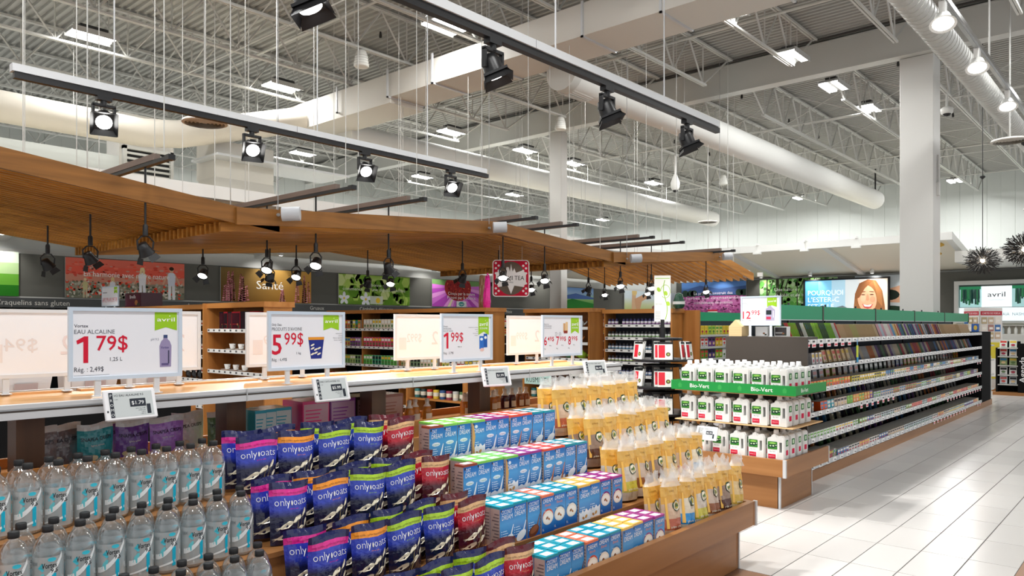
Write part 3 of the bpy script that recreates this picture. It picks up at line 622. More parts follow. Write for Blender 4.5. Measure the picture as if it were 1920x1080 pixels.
# ---------------------------------------------------------------- slatted wooden canopy: zigzag in X, boards along X
CX = [.4, 4.57, 9.08, 12.4, 17.05, 19.1]; CZ = [3.33, 2.83, 3.12, 2.87, 3.2, 2.8]; CY0, CY1 = 8.3, 13.05
cp = thing('slatted_canopy', 'zigzag canopy of oiled wooden slats hung over the tea shelves', 'canopy', (CX[0],CY0,2.8))
ox, oy, oz = CX[0], CY0, 2.8
def board(x0, z0, x1, z1, y, th, h, name, m):
    b = MB(); b.mesh([(x0,y,z0),(x1,y,z1),(x1,y+th,z1),(x0,y+th,z0),(x0,y,z0+h),(x1,y,z1+h),(x1,y+th,z1+h),(x0,y+th,z0+h)], [(0,3,2,1),(4,5,6,7),(0,1,5,4),(1,2,6,5),(2,3,7,6),(3,0,4,7)])
    return b.build(name, m, cp)
NS = 46
for s in range(5):
    x0, x1, z0, z1 = CX[s]-ox, CX[s+1]-ox, CZ[s]-oz, CZ[s+1]-oz
    if s != 4: board(x0-.1*(s % 2), z0-.01-(z1-z0)/(x1-x0)*.1*(s % 2), x1+.02*(s % 2), z1-.01+(z1-z0)/(x1-x0)*.02*(s % 2), -.05-.042*(s % 2), .04, .2, 'fascia_board', 'fasciawood')
    sl = (z1-z0)/(x1-x0)
    ns = 24 if s == 4 else 40
    for j in range(ns):
        y = .06 + (CY1-CY0-.06)*j/ns; k = (j % 2)*.05
        e0 = .0; e1 = 0; dz = 0
        if s in (0, 2): e1 = .55*(1-j/ns)                       # boards overrun the valley, less and less towards the back
        if s in (1, 3): e1 = .04*(j % 3); e0 = .22; dz = .085
        board(x0-e0, z0-e0*sl-dz, x1+e1, z1+e1*sl*.55, y, .05, .19 if s == 4 else .11+.012*(j % 2), 'slat', 'slatwood')
for s in range(1,5):
    b = MB(); x, z = CX[s]-ox, CZ[s]-oz; b.box(x-.05, x+.05, .05, CY1-CY0, z+.135, z+.175); b.build('cross_beam', 'fasciawood', cp)
for x, y, z in ((5.0,0,2.98),(8.75,0,3.18),(12.75,0,2.95),(16.8,0,3.26)):
    b = MB(); b.tube([(x-ox,y-.19,z-oz),(x-ox+.16,y-.33,z-oz+.01)], .085, 14, (176,178,182)); b.tube([(x-ox,y-.1,z-oz+.06),(x-ox,y-.1,z-oz+.3),(x-ox,y-.1,7.98-oz)], .006, 4, (150,150,150)); b.tube([(x-ox,y-.12,z-oz),(x-ox,y-.04,z-oz)], .02, 6, (150,150,150)); b.build('cylinder_speaker', 'paint', cp)
b = MB(); b.tube([(18.9-ox,CY0-oy+.3,2.98-oz),(19.1-ox,CY0-oy+.2,2.98-oz)], .1, 12, (176,178,182)); b.build('cylinder_speaker', 'paint', cp)
rr = random.Random(11)
for s, x in enumerate((1.2,3.0,4.6,6.5,9.0,10.8,12.4,14.8,17,18.4)):
    for y in (.3, 2.4, 4.4):
        i = max(k for k in range(5) if CX[k] <= x); z = CZ[i]+(CZ[i+1]-CZ[i])*(x-CX[i])/(CX[i+1]-CX[i])
        b = MB(); b.tube([(x-ox,y,z-oz+.12),(x-ox,y,(6.04 if x > 11.3 and y < 1 else 6.48 if 10.3 < x < 11.3 else 7.98)-oz)], .007, 4); b.build('suspension_cable', 'cord', cp)
# ---------------------------------------------------------------- brown tracks across the canopy with drop spots
TX = [3.47, 5.74, 6.92, 9.3, 10.4, 12.9, 14.1, 16.5]
def pend_head():
    t = thing('drop_spotlight', 'x', 'spotlight')
    b = MB(); b.tube([(0,0,.17),(0,0,.889)], .012, 6); b.lathe([(.028,.16),(.028,.26),(.02,.28)], 10); b.build('drop_rod', 'black', t)
    b = MB(); b.tube([(-.075,0,0),(-.085,0,.1),(-.04,0,.15),(.04,0,.15),(.085,0,.1),(.075,0,0)], .01, 5); b.build('yoke', 'black', t)
    return t
ph = pend_head()
def head_parts(t, dirv):
    d = Vector(dirv).normalized(); q = d.to_track_quat('Z', 'X')
    b = MB(); b.M = q.to_matrix().to_4x4(); b.smooth = True
    b.lathe([(.0,-.09),(.05,-.085),(.06,-.03),(.085,.045)], 14, cap=False); b.lathe([(.085,.045),(.08,.045),(.05,.0)], 14, cap=False)
    b.smooth = False
    for s in (0, 1, 2, 3):
        g = s*PI/2+.3; c = Vector((math.cos(g), math.sin(g), 0)); e = Vector((-math.sin(g), math.cos(g), 0)); a = c*.085+Vector((0,0,.045)); f = c*.13+Vector((0,0,.1))
        b.poly([a-e*.05, a+e*.05, f+e*.06, f-e*.06])
    b.build('lamp_head', 'black', t)
    b = MB(); b.M = q.to_matrix().to_4x4(); b.lathe([(0,.03),(.074,.03)], 14, cap=False); b.build('lens', 'spotlens', t)
tracks = []
for i, x in enumerate(TX):
    t = thing('lighting_track', 'brown lighting track laid over the wooden canopy, %s from the left' % nth(i+1), 'track', (x,7.7,3.35), 0, 'brown tracks over the canopy')
    b = MB(); b.box(-.03,.03,0,5.2,-.02,.02); b.box(-.035,.035,-.03,.06,-.025,.03); b.build('black_rail', 'black', t)
    b = MB(); b.box(-.035,.035,.32,5.2,.02,.085,(112,96,86)); b.build('brown_channel', 'paint', t)
    for y in (.15, 2.6, 4.6):
        b = MB(); b.tube([(0,y,.08),(0,y,3.1 if i == 4 else 4.63)], .006, 4); b.build('suspension_cable', 'cord', t)
PH = [(0,8.3,-1),(0,9.85,-1),(0,11.35,-1),(1,8.5,1),(1,9.7,1),(1,11.6,1),(2,8.45,-1),(2,10.8,1),(2,11.6,0),(3,8.4,1),(3,9.35,0),(3,11.3,1),(3,12.0,0),(4,8.4,1),(4,9.5,0),(5,8.45,1),(5,10.8,1),(5,11.7,0),(6,8.45,1),(6,10.1,0),(7,8.4,1),(7,10.0,1),(7,11.3,1)]
rows = {}
for i, (k, y, lit) in enumerate(PH):
    rows[k] = rows.get(k, 0)+1
    lb = 'black drop spotlight under the canopy, %s from the front on the %s track' % (nth(rows[k]), nth(k+1))
    o = ph if i == 0 else copy_tree(ph)
    o.location = (TX[k], y, 2.44); o['label'] = lb; o['group'] = 'drop spotlights under the canopy'
    d = {-1: (.5,.2,-.7), 0: (.1,.6,-.8), 1: (-.45,-.35,-.75)}[lit]
    tracks.append((o, d, lit))
for o, d, lit in tracks:
    head_parts(o, d)
    spot('spot_lamp', Vector(d).normalized()*.06, Vector(d).normalized()*2, PEND_POWER, 75, parent=o)
# ---------------------------------------------------------------- the two long aluminium tracks with theatre spots
def long_track(name, lb, y, x0, x1, heads, aim, grp):
    t = thing(name, lb, 'track', (x0,y,3.98)); L = x1-x0
    b = MB(); b.box(0,L,-.045,.045,.0,.07); b.build('aluminium_body', 'alum', t)
    b = MB(); b.box(.02,L+.05,-.03,.03,-.06,-.001); b.build('black_rail', 'black', t)
    b = MB(); b.box(L*.47,L*.47+.004,-.0455,.0455,.0,.0705,(60,60,60)); b.box(L*.47-.2,L*.47+.3,-.02,.02,.07,.074,(60,60,62)); b.build('joint_plate', 'paint', t)
    for x in (.9, L*.52, L-1.2):
        b = MB(); b.tube([(x,0,.07),(x,0,4.05)], .008, 5); b.build('suspension_rod', 'alum', t)
    for i, x in enumerate(heads):
        h = thing('track_spotlight', 'black theatre spotlight on the %s, %s from its left end' % (grp, nth(i+1)), 'spotlight', (x,y,3.8), 0, 'theatre spotlights on the '+grp)
        b = MB(); b.box(-.07,.07,-.035,.035,.08,.1195); b.lathe([(.03,.03),(.03,.08)], 10); b.build('adapter', 'black', h)
        b = MB(); b.box(-.11,.11,-.02,.02,.02,.045); b.box(-.11,-.09,-.02,.02,-.12,.03); b.box(.09,.11,-.02,.02,-.12,.03); b.build('yoke', 'black', h)
        d = (Vector(aim)-Vector((0,0,0))).normalized(); q = d.to_track_quat('Z', 'Y'); b = MB(); b.M = Matrix.Translation((0,0,-.1)) @ q.to_matrix().to_4x4()
        b.lathe([(0,-.1),(.06,-.1),(.08,-.05),(.085,.07)], 16, cap=False); b.lathe([(.085,.07),(.08,.07),(.06,.03)], 16, cap=False); b.build('lamp_head', 'black', h)
        b = MB(); b.M = Matrix.Translation((0,0,-.1)) @ q.to_matrix().to_4x4()
        for s in (-1, 1):
            b.poly([(s*.085,-.1,.07),(s*.085,.1,.07),(s*.125,.12,.13),(s*.125,-.12,.13)]); b.poly([(-.1,s*.085,.07),(.1,s*.085,.07),(.12,s*.125,.12),(-.12,s*.125,.12)])
        b.box(-.1,.1,-.1,.1,.05,.07); b.build('barn_door', 'black', h)
        b = MB(); b.M = Matrix.Translation((0,0,-.1)) @ q.to_matrix().to_4x4(); b.lathe([(0,.078),(.075,.074)], 16, cap=False); b.build('lens', 'spotlens', h)
        spot('spot_lamp', Vector((0,0,-.1))+d*.09, Vector((0,0,-.1))+d*3, SPOT_POWER, 55, parent=h)
long_track('lighting_track', 'long aluminium and black track on the left with four lit spotlights', 8.05, 2.16, 8.5, (2.96,4.57,6.19,7.76), (-.25,-.75,-.62), 'left long track')
long_track('lighting_track', 'long aluminium and black track crossing the top centre with black spotlights', 4.1, 1.9, 8.3, (2.7,4.42,6.03,7.6), (.25,-.28,-.9), 'centre long track')
t = thing('lighting_track', 'bright metal track high on the right with white spotlights', 'track', (5,1.84,5.05))
b = MB(); b.box(0,16,-.03,.03,0,.06); b.build('rail', 'chrome', t); b = MB(); b.box(0,16,-.02,.02,-.03,0); b.build('slot_strip', 'alu', t)
for x in (3,6.5,10,13.5):
    b = MB(); b.tube([(x,0,.06),(x,0,2.95)], .012, 6); b.build('suspension_rod', 'cord', t)
for i, x in enumerate((8.9,10.7,12.9,15.5)):
    h = thing('track_spotlight', 'white spotlight on the bright metal track, %s from the top' % nth(i+1), 'spotlight', (x,1.84,4.9), 0, 'white spotlights on the bright metal track')
    b = MB(); b.box(-.05,.05,-.03,.03,.0,.119,(220,220,216)); b.build('adapter', 'paint', h); d = Vector((-.35,-.1,-.8)).normalized(); q = d.to_track_quat('Z','Y')
    b = MB(); b.M = Matrix.Translation((0,0,-.06)) @ q.to_matrix().to_4x4(); b.lathe([(0,-.06),(.07,-.05),(.1,.05),(.13,.07)], 16, (222,222,218), cap=False); b.lathe([(.13,.07),(.1,.06)], 16, (222,222,218), cap=False); b.build('lamp_head', 'paint', h)
    b = MB(); b.M = Matrix.Translation((0,0,-.06)) @ q.to_matrix().to_4x4(); b.lathe([(0,.062),(.1,.062)], 16, cap=False); b.build('lens', 'spotlens', h)
    spot('spot_lamp', d*.08, d*3, 120, 80, parent=h)
# ---------------------------------------------------------------- stepped display table
TZ = (.37, .55, .725, .90); TY = (2.19, 2.49, 2.745, 3.0); X0, X1 = -.6, 4.95
dt = thing('display_table', 'stepped oak display table with aluminium corner trims, filled with groceries', 'table', (0,0,0))
def part(name, m, par, *boxes, **k):
    b = MB()
    for q in boxes: b.box(*q)
    return b.build(name, m, par)
part('tray_front_board', 'endwood', dt, (X0,X1-.02,2.15,2.19,.29,.45))
part('tray_end_board', 'endwoody', dt, (X1-.06,X1-.02,2.19,3.9,.29,.45))
part('base_front_panel', 'endwood', dt, (X0,X1-.11,2.23,2.26,0,.29))
part('base_end_panel', 'endwoody', dt, (X1-.14,X1-.11,2.26,3.85,0,.29))
part('corner_trim', 'alum', dt, (X1-.02,X1+.0,2.14,2.165,.285,.452)); part('corner_trim', 'alum', dt, (X1-.11,X1-.095,2.222,2.245,0,.288))
part('floor_trim', 'alum', dt, (X1-.11,X1-.1,2.25,3.85,0,.02))
part('tray_floor', 'endwood', dt, (X0,X1-.06,2.19,3.9,.3,.37))
for i in (1,2,3):
    part('step_tread', 'endwood', dt, (X0,X1-.08,TY[i],3.34,TZ[i]-.02,TZ[i])); part('step_riser', 'endwood', dt, (X0,X1-.08,TY[i]+.01,TY[i]+.025,TZ[i-1],TZ[i]-.02))
    part('step_side', 'endwoody', dt, (X1-.095,X1-.08,TY[i],3.34,TZ[i-1],TZ[i]-.02))
part('ledge_lip', 'unitwoodx', dt, (X0,X1-.08,3.34,3.36,.88,1.085)); part('ledge_shelf', 'shelfwood', dt, (X0,X1-.08,3.36,3.92,.985,1.005)); part('rear_lip', 'unitwoodx', dt, (X0,X1-.08,3.92,3.94,.9,1.05))
part('ledge_front_cap', 'shelfwood', dt, (X0,X1-.08,3.315,3.34,.9,.99))
for x in (.1,.985,1.86,2.73,3.61,4.5): part('post', 'postwood', dt, (x-.05,x+.05,3.42,3.53,1.005,1.29))
part('sign_shelf_board', 'shelfwood', dt, (X0,5.08,3.345,3.92,1.29,1.335))
for i in range(6): part('shelf_joint_board', 'shelfwood', dt, (X0+.95*i+.02, X0+.95*i+.93, 3.86, 3.92, 1.335, 1.345))
b = MB(); b.box(X0,5.1,3.32,3.345,1.285,1.318); b.box(X0,5.1,3.328,3.345,1.318,1.326,(90,90,92)); b.box(X0,5.1,3.322,3.36,1.326,1.342); b.build('front_rail', ['alum'], dt)
part('front_rail_groove', 'brown', dt, (X0,5.1,3.3195,3.321,1.313,1.32))
part('rear_rail', 'alum', dt, (X0,5.1,3.92,3.945,1.285,1.35)); part('rail_end', 'alum', dt, (5.08,5.1,3.32,3.945,1.285,1.342))
for x in (.84,1.86,2.9,3.95): part('rail_joint', 'alu', dt, (x-.003,x+.003,3.3185,3.32,1.284,1.343))
# ---------------------------------------------------------------- water bottles
def cyl_patch(b, r, th0, th1, z0, z1, col, n=4):
    for i in range(n):
        a, c = th0+(th1-th0)*i/n, th0+(th1-th0)*(i+1)/n
        P = lambda t, z: (r*math.sin(t), -r*math.cos(t), z)
        b.poly([P(a,z0), P(c,z0), P(c,z1), P(a,z1)], col)
def wb():
    t = thing('water_bottle', 'x', 'bottle')
    prof = [(.030,0),(.041,.003),(.046,.014),(.047,.03),(.0464,.12),(.047,.155),(.0462,.168),(.0425,.186),(.036,.201),(.027,.213),(.018,.221),(.0155,.226),(.0155,.236)]
    b = MB(); b.lathe(prof, 22, (240,248,250)); b.build('bottle_body', 'pet', t)
    b = MB(); b.lathe([(.0468,.014),(.0476,.03),(.0471,.12),(.0476,.155)], 22, (226,236,238), cap=False); b.build('clear_sleeve', 'sleeve', t)
    b = MB(); b.lathe([(.0165,.229),(.0172,.231),(.0172,.248),(.015,.25)], 16, (22,22,24)); b.build('cap', 'paint', t)
    b = MB(); r = .0482; q = -.3
    cyl_patch(b, r, .33+q, .6+q, .03, .1, (24,178,210), 3)
    F = lambda x, z: (r*1.006*math.sin(x/r+q), -r*1.006*math.cos(x/r+q), z)
    G = lambda x, z: (r*1.003*math.sin(x/r+q), -r*1.003*math.cos(x/r+q), z)
    b.poly([G(.013*math.cos(k*PI/5)+.016,.146+.007*math.sin(k*PI/5)) for k in range(10)], (60,196,220))
    wt = (240,244,245)
    for k in range(9):   # white ribbon sweeping up to the right
        a = -.045+.0105*k; z = .056+.0011*k*k; b.poly([G(a,z),G(a+.0106,z+.0012*(2*k+1)),G(a+.0106,z+.019+.0012*(2*k+1)),G(a,z+.019)], wt)
    for k in range(7):
        a = -.05+.011*k; b.poly([G(a,.022+.003*k),G(a+.011,.025+.003*k),G(a+.011,.031+.0035*k),G(a,.027+.0035*k)], wt)
    b.poly([G(-.026,.12),G(-.012,.107),G(-.006,.113),G(-.013,.122),G(-.008,.132),G(-.013,.136)], (70,190,210)); b.poly([G(-.03,.07),G(-.016,.066),G(-.006,.1),G(-.012,.104),G(-.024,.09)], (110,206,216))
    b.text('Vortex', -.014, .119, .017, 0, (20,26,32), fn=F, width=.046, thin=.012); b.text('9.5', .012, .103, .013, 0, (20,26,32), fn=F, width=.022, thin=.012)
    b.text('tex', -.052, .128, .017, 0, (120,128,132), fn=F, width=.024)
    b.build('label_print', 'gloss', t)
    return t
w0 = wb(); wk = kids(w0); first = True; rr = random.Random(5)
TN = ('lowest', 'second', 'third', 'top')
for ti, xs, ys in ((3, 1.58, (3.1,3.2)), (2, 1.565, (2.84,2.943)), (1, 1.5, (2.588,2.688))):
    for ri, y in enumerate(ys):
        for k in range(9):
            lb = 'clear water bottle with black cap, %s tier %s row, %s left of the oat pouches' % (TN[ti], ('front','rear')[ri], nth(k+1))
            o = w0 if first else copy_tree(w0, ch=wk)
            first = False; o.location = (xs-.0995*k + (.05 if ri and ti < 3 else 0), y, TZ[ti]+.001); o.rotation_euler = (0,0,rr.uniform(-.1,.1)); o['label'] = lb; o['group'] = 'water bottles on the display'
# ---------------------------------------------------------------- oat pouches
def grid_bag(W, H, T, bands, seed, taper=.0, nu=12, nv=16, topcurl=.012, lump=.0):
    rs = random.Random(seed); ph = [rs.uniform(0,6) for _ in range(6)]
    def th(u, v): return T*(1-abs(u)**2.6)*max(.015,(1-v)**.62)*(.6+.4*min(1,v/.2))
    def S(u, v, back=False, off=0):
        wv = W/2*(1-taper*(1-v))*(1 - .03*math.sin(PI*v)); x = u*wv
        y = -th(u,v)*.62 if not back else th(u,v)*.38
        y += topcurl*max(0,(v-.72)/.28)**1.5*math.sin(2.2*u+ph[0]) + lump*math.sin(7*u+ph[1]+5*v)*math.sin(9*v+ph[2])*(1-abs(u)**4)
        y += .0025*math.sin(14*u+20*v+ph[3])*(1-u*u)
        z = v*H + .006*math.sin(2.5*u+ph[4])*v
        return Vector((x, y-off if not back else y+off, z))
    b = MB(); b.smooth = True
    vs = sorted(set([i/nv for i in range(nv+1)] + [q for bd in bands for q in bd[:2]]))
    for i in range(len(vs)-1):
        mid = (vs[i]+vs[i+1])/2
        cs = next((bd for bd in bands if bd[0] <= mid <= bd[1]), bands[-1])
        def cv(v):
            if len(cs) == 3: return cs[2]
            f = (v-cs[0])/(cs[1]-cs[0]); return tuple(cs[2][k]*(1-f)+cs[3][k]*f for k in range(3))
        c0, c1 = cv(vs[i]), cv(vs[i+1])
        for j in range(nu):
            a, c = -1+2*j/nu, -1+2*(j+1)/nu
            b.poly([S(a,vs[i]),S(c,vs[i]),S(c,vs[i+1]),S(a,vs[i+1])], (c0,c0,c1,c1))
            if j % 2 == 0:
                e = min(1,c+2/nu); b.poly([S(e,vs[i],True),S(a,vs[i],True),S(a,vs[i+1],True),S(e,vs[i+1],True)], (c0,c0,c1,c1))
    b.smooth = False
    b.poly([S(-1+2*j/8,0) for j in range(9)] + [S(1-2*j/8,0,True) for j in range(1,8)], bands[0][2])
    F = lambda off=.0015: (lambda x, z: S(max(-1,min(1,x/(W/2))), max(0,min(1,z/H)), False, off))
    return b, F
OAT = {'magenta': ((214,36,140),(44,62,182),(22,24,58)), 'orange': ((242,150,36),(42,64,182),(20,22,52)), 'lime': ((168,206,40),(42,66,180),(20,24,56)), 'red': ((214,170,120),(186,26,48),(70,16,30))}
def oat(kind, seed):
    c, hi, lo = OAT[kind]; W, H = .2, .255; strip = (24,30,80) if kind != 'red' else (84,22,34)
    t = thing('oat_pouch', 'x', 'pouch')
    b, F = grid_bag(W, H, .075, [(0,.42,lo,lo),(.42,.56,lo,hi),(.56,.78,hi,hi),(.78,.885,c),(.885,1,strip)], seed, .1)
    b.build('pouch', 'foil', t)
    p = MB(); f = F(.0028)
    p.text('only', -.082, .158, .031, 0, (236,238,246), fn=f, width=.072, thin=-.008); p.text('oats', .008, .158, .031, 0, (236,238,246), fn=f, width=.078, thin=-.008)
    p.poly([f(-.001+.0045*math.cos(k*PI/4), .169+.011*math.sin(k*PI/4)) for k in range(8)], (240,240,236))
    p.text('SANS GLUTEN / GLUTEN FREE AVOINE PURE', -.085, .207, .006, 0, (60,40,30) if kind != 'magenta' else (120,16,70), fn=f, width=.17)
    p.text('pure oats', -.01, .142, .006, 0, c, fn=f, width=.045)
    cream = (236,226,200)
    for lx, lz, s, a in ((.02,.1,.028,.5),(.068,.122,.02,1.0),(-.035,.078,.034,.35),(.03,.055,.026,.5),(.074,.078,.02,.9),(-.045,.035,.036,.3)):
        ca, sa = math.cos(a), math.sin(a); pts = []
        for k in range(12):
            g = 2*PI*k/12; q = 1+.25*math.cos(g); ex, ez = s*math.cos(g), s*.33*math.sin(g)*q
            pts.append(f(lx+ex*ca-ez*sa, lz+ex*sa+ez*ca))
        p.poly(pts, cream)
        for w_ in (-.2,.1,.35): p.poly([f(lx-s*.8*ca, lz-s*.8*sa), f(lx-s*1.5*ca-.008*w_*10*sa*.3, lz-s*1.5*sa+.02*w_), f(lx-s*.85*ca, lz-s*.85*sa+.004)], cream)
    for a, c_, d, e in ((.0,.0,.03,.1),(.0,.0,.066,.118),(.01,.0,.074,.07),(-.012,0,.01,.06)): p.poly([f(a,c_+.002),f(a+.003,c_+.002),f((a+d)/2+.002,(c_+e)/2),f(d,e),f((a+d)/2,(c_+e)/2)], (190,170,120))
    if kind == 'magenta': p.poly([f(.084,.005),f(.091,.02),f(.087,.036),f(.08,.02)], (226,30,120))
    p.build('print', 'gloss', t)
    return t
oats = {k: [oat(k, 3), oat(k, 8)] for k in OAT}; used = {}
for ti in (3,2,1,0):
    for k, (kind, x) in enumerate((('magenta',1.775),('orange',1.985),('lime',2.19),('lime',2.4),('red',2.61))):
        for ri in (0,1):
            src = oats[kind][(k+ri+ti) % 2]; key = src.name
            o = src if key not in used else copy_tree(src)
            used[key] = 1
            y = TY[ti]+.085+.095*ri; dx = -.03*ri + rr.uniform(-.008,.008) + (.04 if ti == 0 else .02*(3-ti)*.4)
            o.location = (x+dx, y, TZ[ti]+.001+.012*ri); o.rotation_euler = (-.04+rr.uniform(-.02,.03), rr.uniform(-.03,.05), rr.uniform(-.12,.06))
            o['label'] = '%s banded oat pouch, %s tier %s row, %s from the bottled water' % (kind, TN[ti], ('front','rear')[ri], nth(k+1)); o['group'] = 'oat pouches on the display'
# ---------------------------------------------------------------- drink cartons
def carton(kind):
    W, D, H = .104, .064, .2
    top, name = {'oat':((150,70,50),('OAT','DREAM')),'rice_green':((130,200,90),('RICE','DREAM')),'grain':((130,200,90),('','DREAM')),'rice_purple':((160,60,140),('RICE','DREAM')),'rice_red':((222,84,64),('RICE','DREAM')),'coconut':((20,150,170),('COCONUT','DREAM')),'chocolate':((20,150,170),('COCONUT','DREAM')),
       'blend_orange':((226,120,84),('DREAM','')),'blend_teal':((20,150,176),('DREAM','')),'cashew':((240,190,90),('','DREAM')),'blend_purple':((158,50,140),('DREAM',''))}[kind]
    blue, lb, dk = (30,108,190), (72,156,216), (22,84,168)
    t = thing('drink_carton', 'x', 'carton')
    b = MB(); b.box(-W/2,W/2,-D/2,D/2,0,H-.012,blue,[blue,top,blue,(176,156,150),blue,(176,156,150)]); b.box(-W/2,W/2,-D/2,D/2,H-.012,H,top)
    b.build('carton_body', 'gloss', t)
    p = MB(); y = -D/2-.0006
    p.poly([(-W/2,y,0),(W/2,y,0),(W/2,y,H*.55),(-W/2,y,H*.55)], (dk,dk,lb,lb)); p.poly([(-W/2,y,H*.55),(W/2,y,H*.55),(W/2,y,H-.013),(-W/2,y,H-.013)], (lb,lb,blue,blue))
    y -= .0005; wt = (244,248,252)
    if 'blend' in kind:
        c = {'blend_orange':(206,70,40),'blend_teal':(20,110,170),'blend_purple':(130,30,120)}[kind]
        p.text('DREAM', 0, .158, .021, y, wt, 'C', width=.078); p.text('Blends', 0, .138, .014, y, (226,150,130), 'C', width=.05)
        p.disc(0, .085, .046, .04, y, c, 18); p.disc(0, .078, .045, .037, y-.0004, (240,232,216), 18); p.disc(0, .076, .036, .028, y-.0006, (250,246,238), 16)
        p.disc(-.008,.078,.011,.007,y-.0008,(150,90,50),8,.5); p.disc(.008,.07,.01,.006,y-.0008,(176,110,60),8,-.6); p.text('sans sucre', -.035, .112, .007, y-.0008, wt, width=.05); p.text('1L', -.045, .014, .012, y, wt)
    else:
        if name[0]: p.text(name[0], -.034 if len(name[0]) < 6 else 0, .16, .02, y, wt, 'L' if len(name[0]) < 6 else 'C', width=(.036 if len(name[0]) < 6 else .08)); p.text(name[1], .002, .132, .024, y, wt, 'C', width=.078)
        else: p.text('Cashew' if kind == 'cashew' else '', 0, .157, .016, y, wt, 'C', width=.055) if kind == 'cashew' else p.disc(-.02,.165,.012,.01,y,(220,236,246),8); p.text(name[1], .002, .128, .024, y, wt, 'C', width=.078)
        for k in range(4): p.disc(-.038, .075-.012*k, .003, .003, y, wt, 6); p.rect(-.03, .0+.008*(k % 2), .073-.012*k, .0765-.012*k, y, (200,226,244))
        if kind in ('grain','cashew'):
            p.shape([(-W/2,0),(W/2,0),(W/2,.062),(.03,.05),(.015,.066),(-.005,.046),(-.02,.062),(-.035,.044),(-W/2,.054)], y, wt); p.disc(.012,.022,.013,.009,y-.0004,(214,160,90),8,.6); p.disc(-.014,.016,.012,.008,y-.0004,(196,140,80),8,-.5)
            if kind == 'grain':
                p.shape([(-W/2,.0),(-.03,.0),(-.036,.06),(-.028,.11),(-.04,.17),(-W/2,.19)], y-.0003, (206,160,96))
        elif kind == 'coconut':
            p.disc(.012,.028,.04,.022,y-.0003,(240,244,246),14,.5); p.shape([(.02,.04),(.03,.038),(.05,.098),(.046,.1)], y-.0004, wt); p.disc(-.02,.012,.03,.012,y-.0002,(150,110,76),12)
        elif kind == 'chocolate':
            p.disc(.0,.03,.044,.028,y-.0003,(110,62,40),14,.4); p.disc(.002,.036,.034,.016,y-.0005,(150,92,60),14,.4); p.shape([(.02,.05),(.03,.048),(.05,.108),(.046,.11)], y-.0006, (130,80,50))
        else:
            p.shape([(-W/2,0),(W/2,0),(W/2,.03),(.03,.022),(.02,.036),(0,.02),(-.02,.03),(-W/2,.02)], y, (226,236,246)); p.shape([(.012,.01),(.03,.008),(.05,.1),(.046,.1)], y-.0003, wt if kind != 'rice_red' else (190,120,84))
            p.disc(-.004,.1,.03,.011,y,(226,240,250),10); p.text('original', -.025, .096, .007, y-.0003, {'oat':(60,150,80),'rice_green':(60,150,80),'rice_purple':(150,50,130),'rice_red':(200,60,50)}.get(kind,(60,90,150)), width=.04)
    p.poly([(-.028,-.02,H+.0006),(.03,-.024,H+.0006),(.03,.02,H+.0006),(-.028,.022,H+.0006)], (240,242,244)); p.rect(-W/2,W/2,H-.012,H,-D/2-.0006,top)
    for k in range(9): p.poly([(-W/2-.0005,-.026,.03+.016*k),(-W/2-.0005,-.026,.036+.016*k),(-W/2-.0005,.02-.008*(k % 3),.036+.016*k),(-W/2-.0005,.02-.008*(k % 3),.03+.016*k)], (110,96,100))
    p.disc(-W/2+.012, H-.022, .006, .007, -D/2-.001, (40,50,70), 8)
    p.build('print', 'gloss', t); return t
UP = ['oat','rice_green','rice_green','grain','rice_purple','rice_purple','rice_red','rice_red','coconut','coconut']
DN = ['coconut','coconut','chocolate','blend_orange','blend_teal','blend_teal','cashew','cashew','blend_purple','blend_purple']
cart = {k: carton(k) for k in set(UP+DN)} if False else {}
for k in UP+DN:
    if k not in cart: cart[k] = carton(k)
usedc = {}; topc = {'oat':'brown topped','rice_green':'green topped','grain':'grain printed green topped','rice_purple':'purple topped','rice_red':'red topped','coconut':'teal topped coconut','chocolate':'teal topped chocolate','blend_orange':'orange topped','blend_teal':'teal topped bowl printed','cashew':'yellow topped','blend_purple':'purple topped bowl printed'}
for ti in (3,2,1,0):
    for k, kind in enumerate(UP if ti > 1 else DN):
        for ri in range(3):
            if kind == 'oat' and ri: continue
            o = cart[kind] if kind not in usedc else copy_tree(cart[kind])
            usedc[kind] = 1
            o.location = (2.79+.109*k+(.0 if ti else -.02)+rr.uniform(-.002,.002), TY[ti]+.045+.068*ri+rr.uniform(-.002,.002)-(.01 if k % 3 == 0 else 0), TZ[ti]+.0005); o.rotation_euler = (0,0,rr.uniform(-.02,.02))
            o['label'] = '%s drink carton, %s tier %s row, %s from the red oat pouches' % (topc[kind], TN[ti], nth(ri+1), nth(k+1)); o['group'] = 'drink cartons on the display'
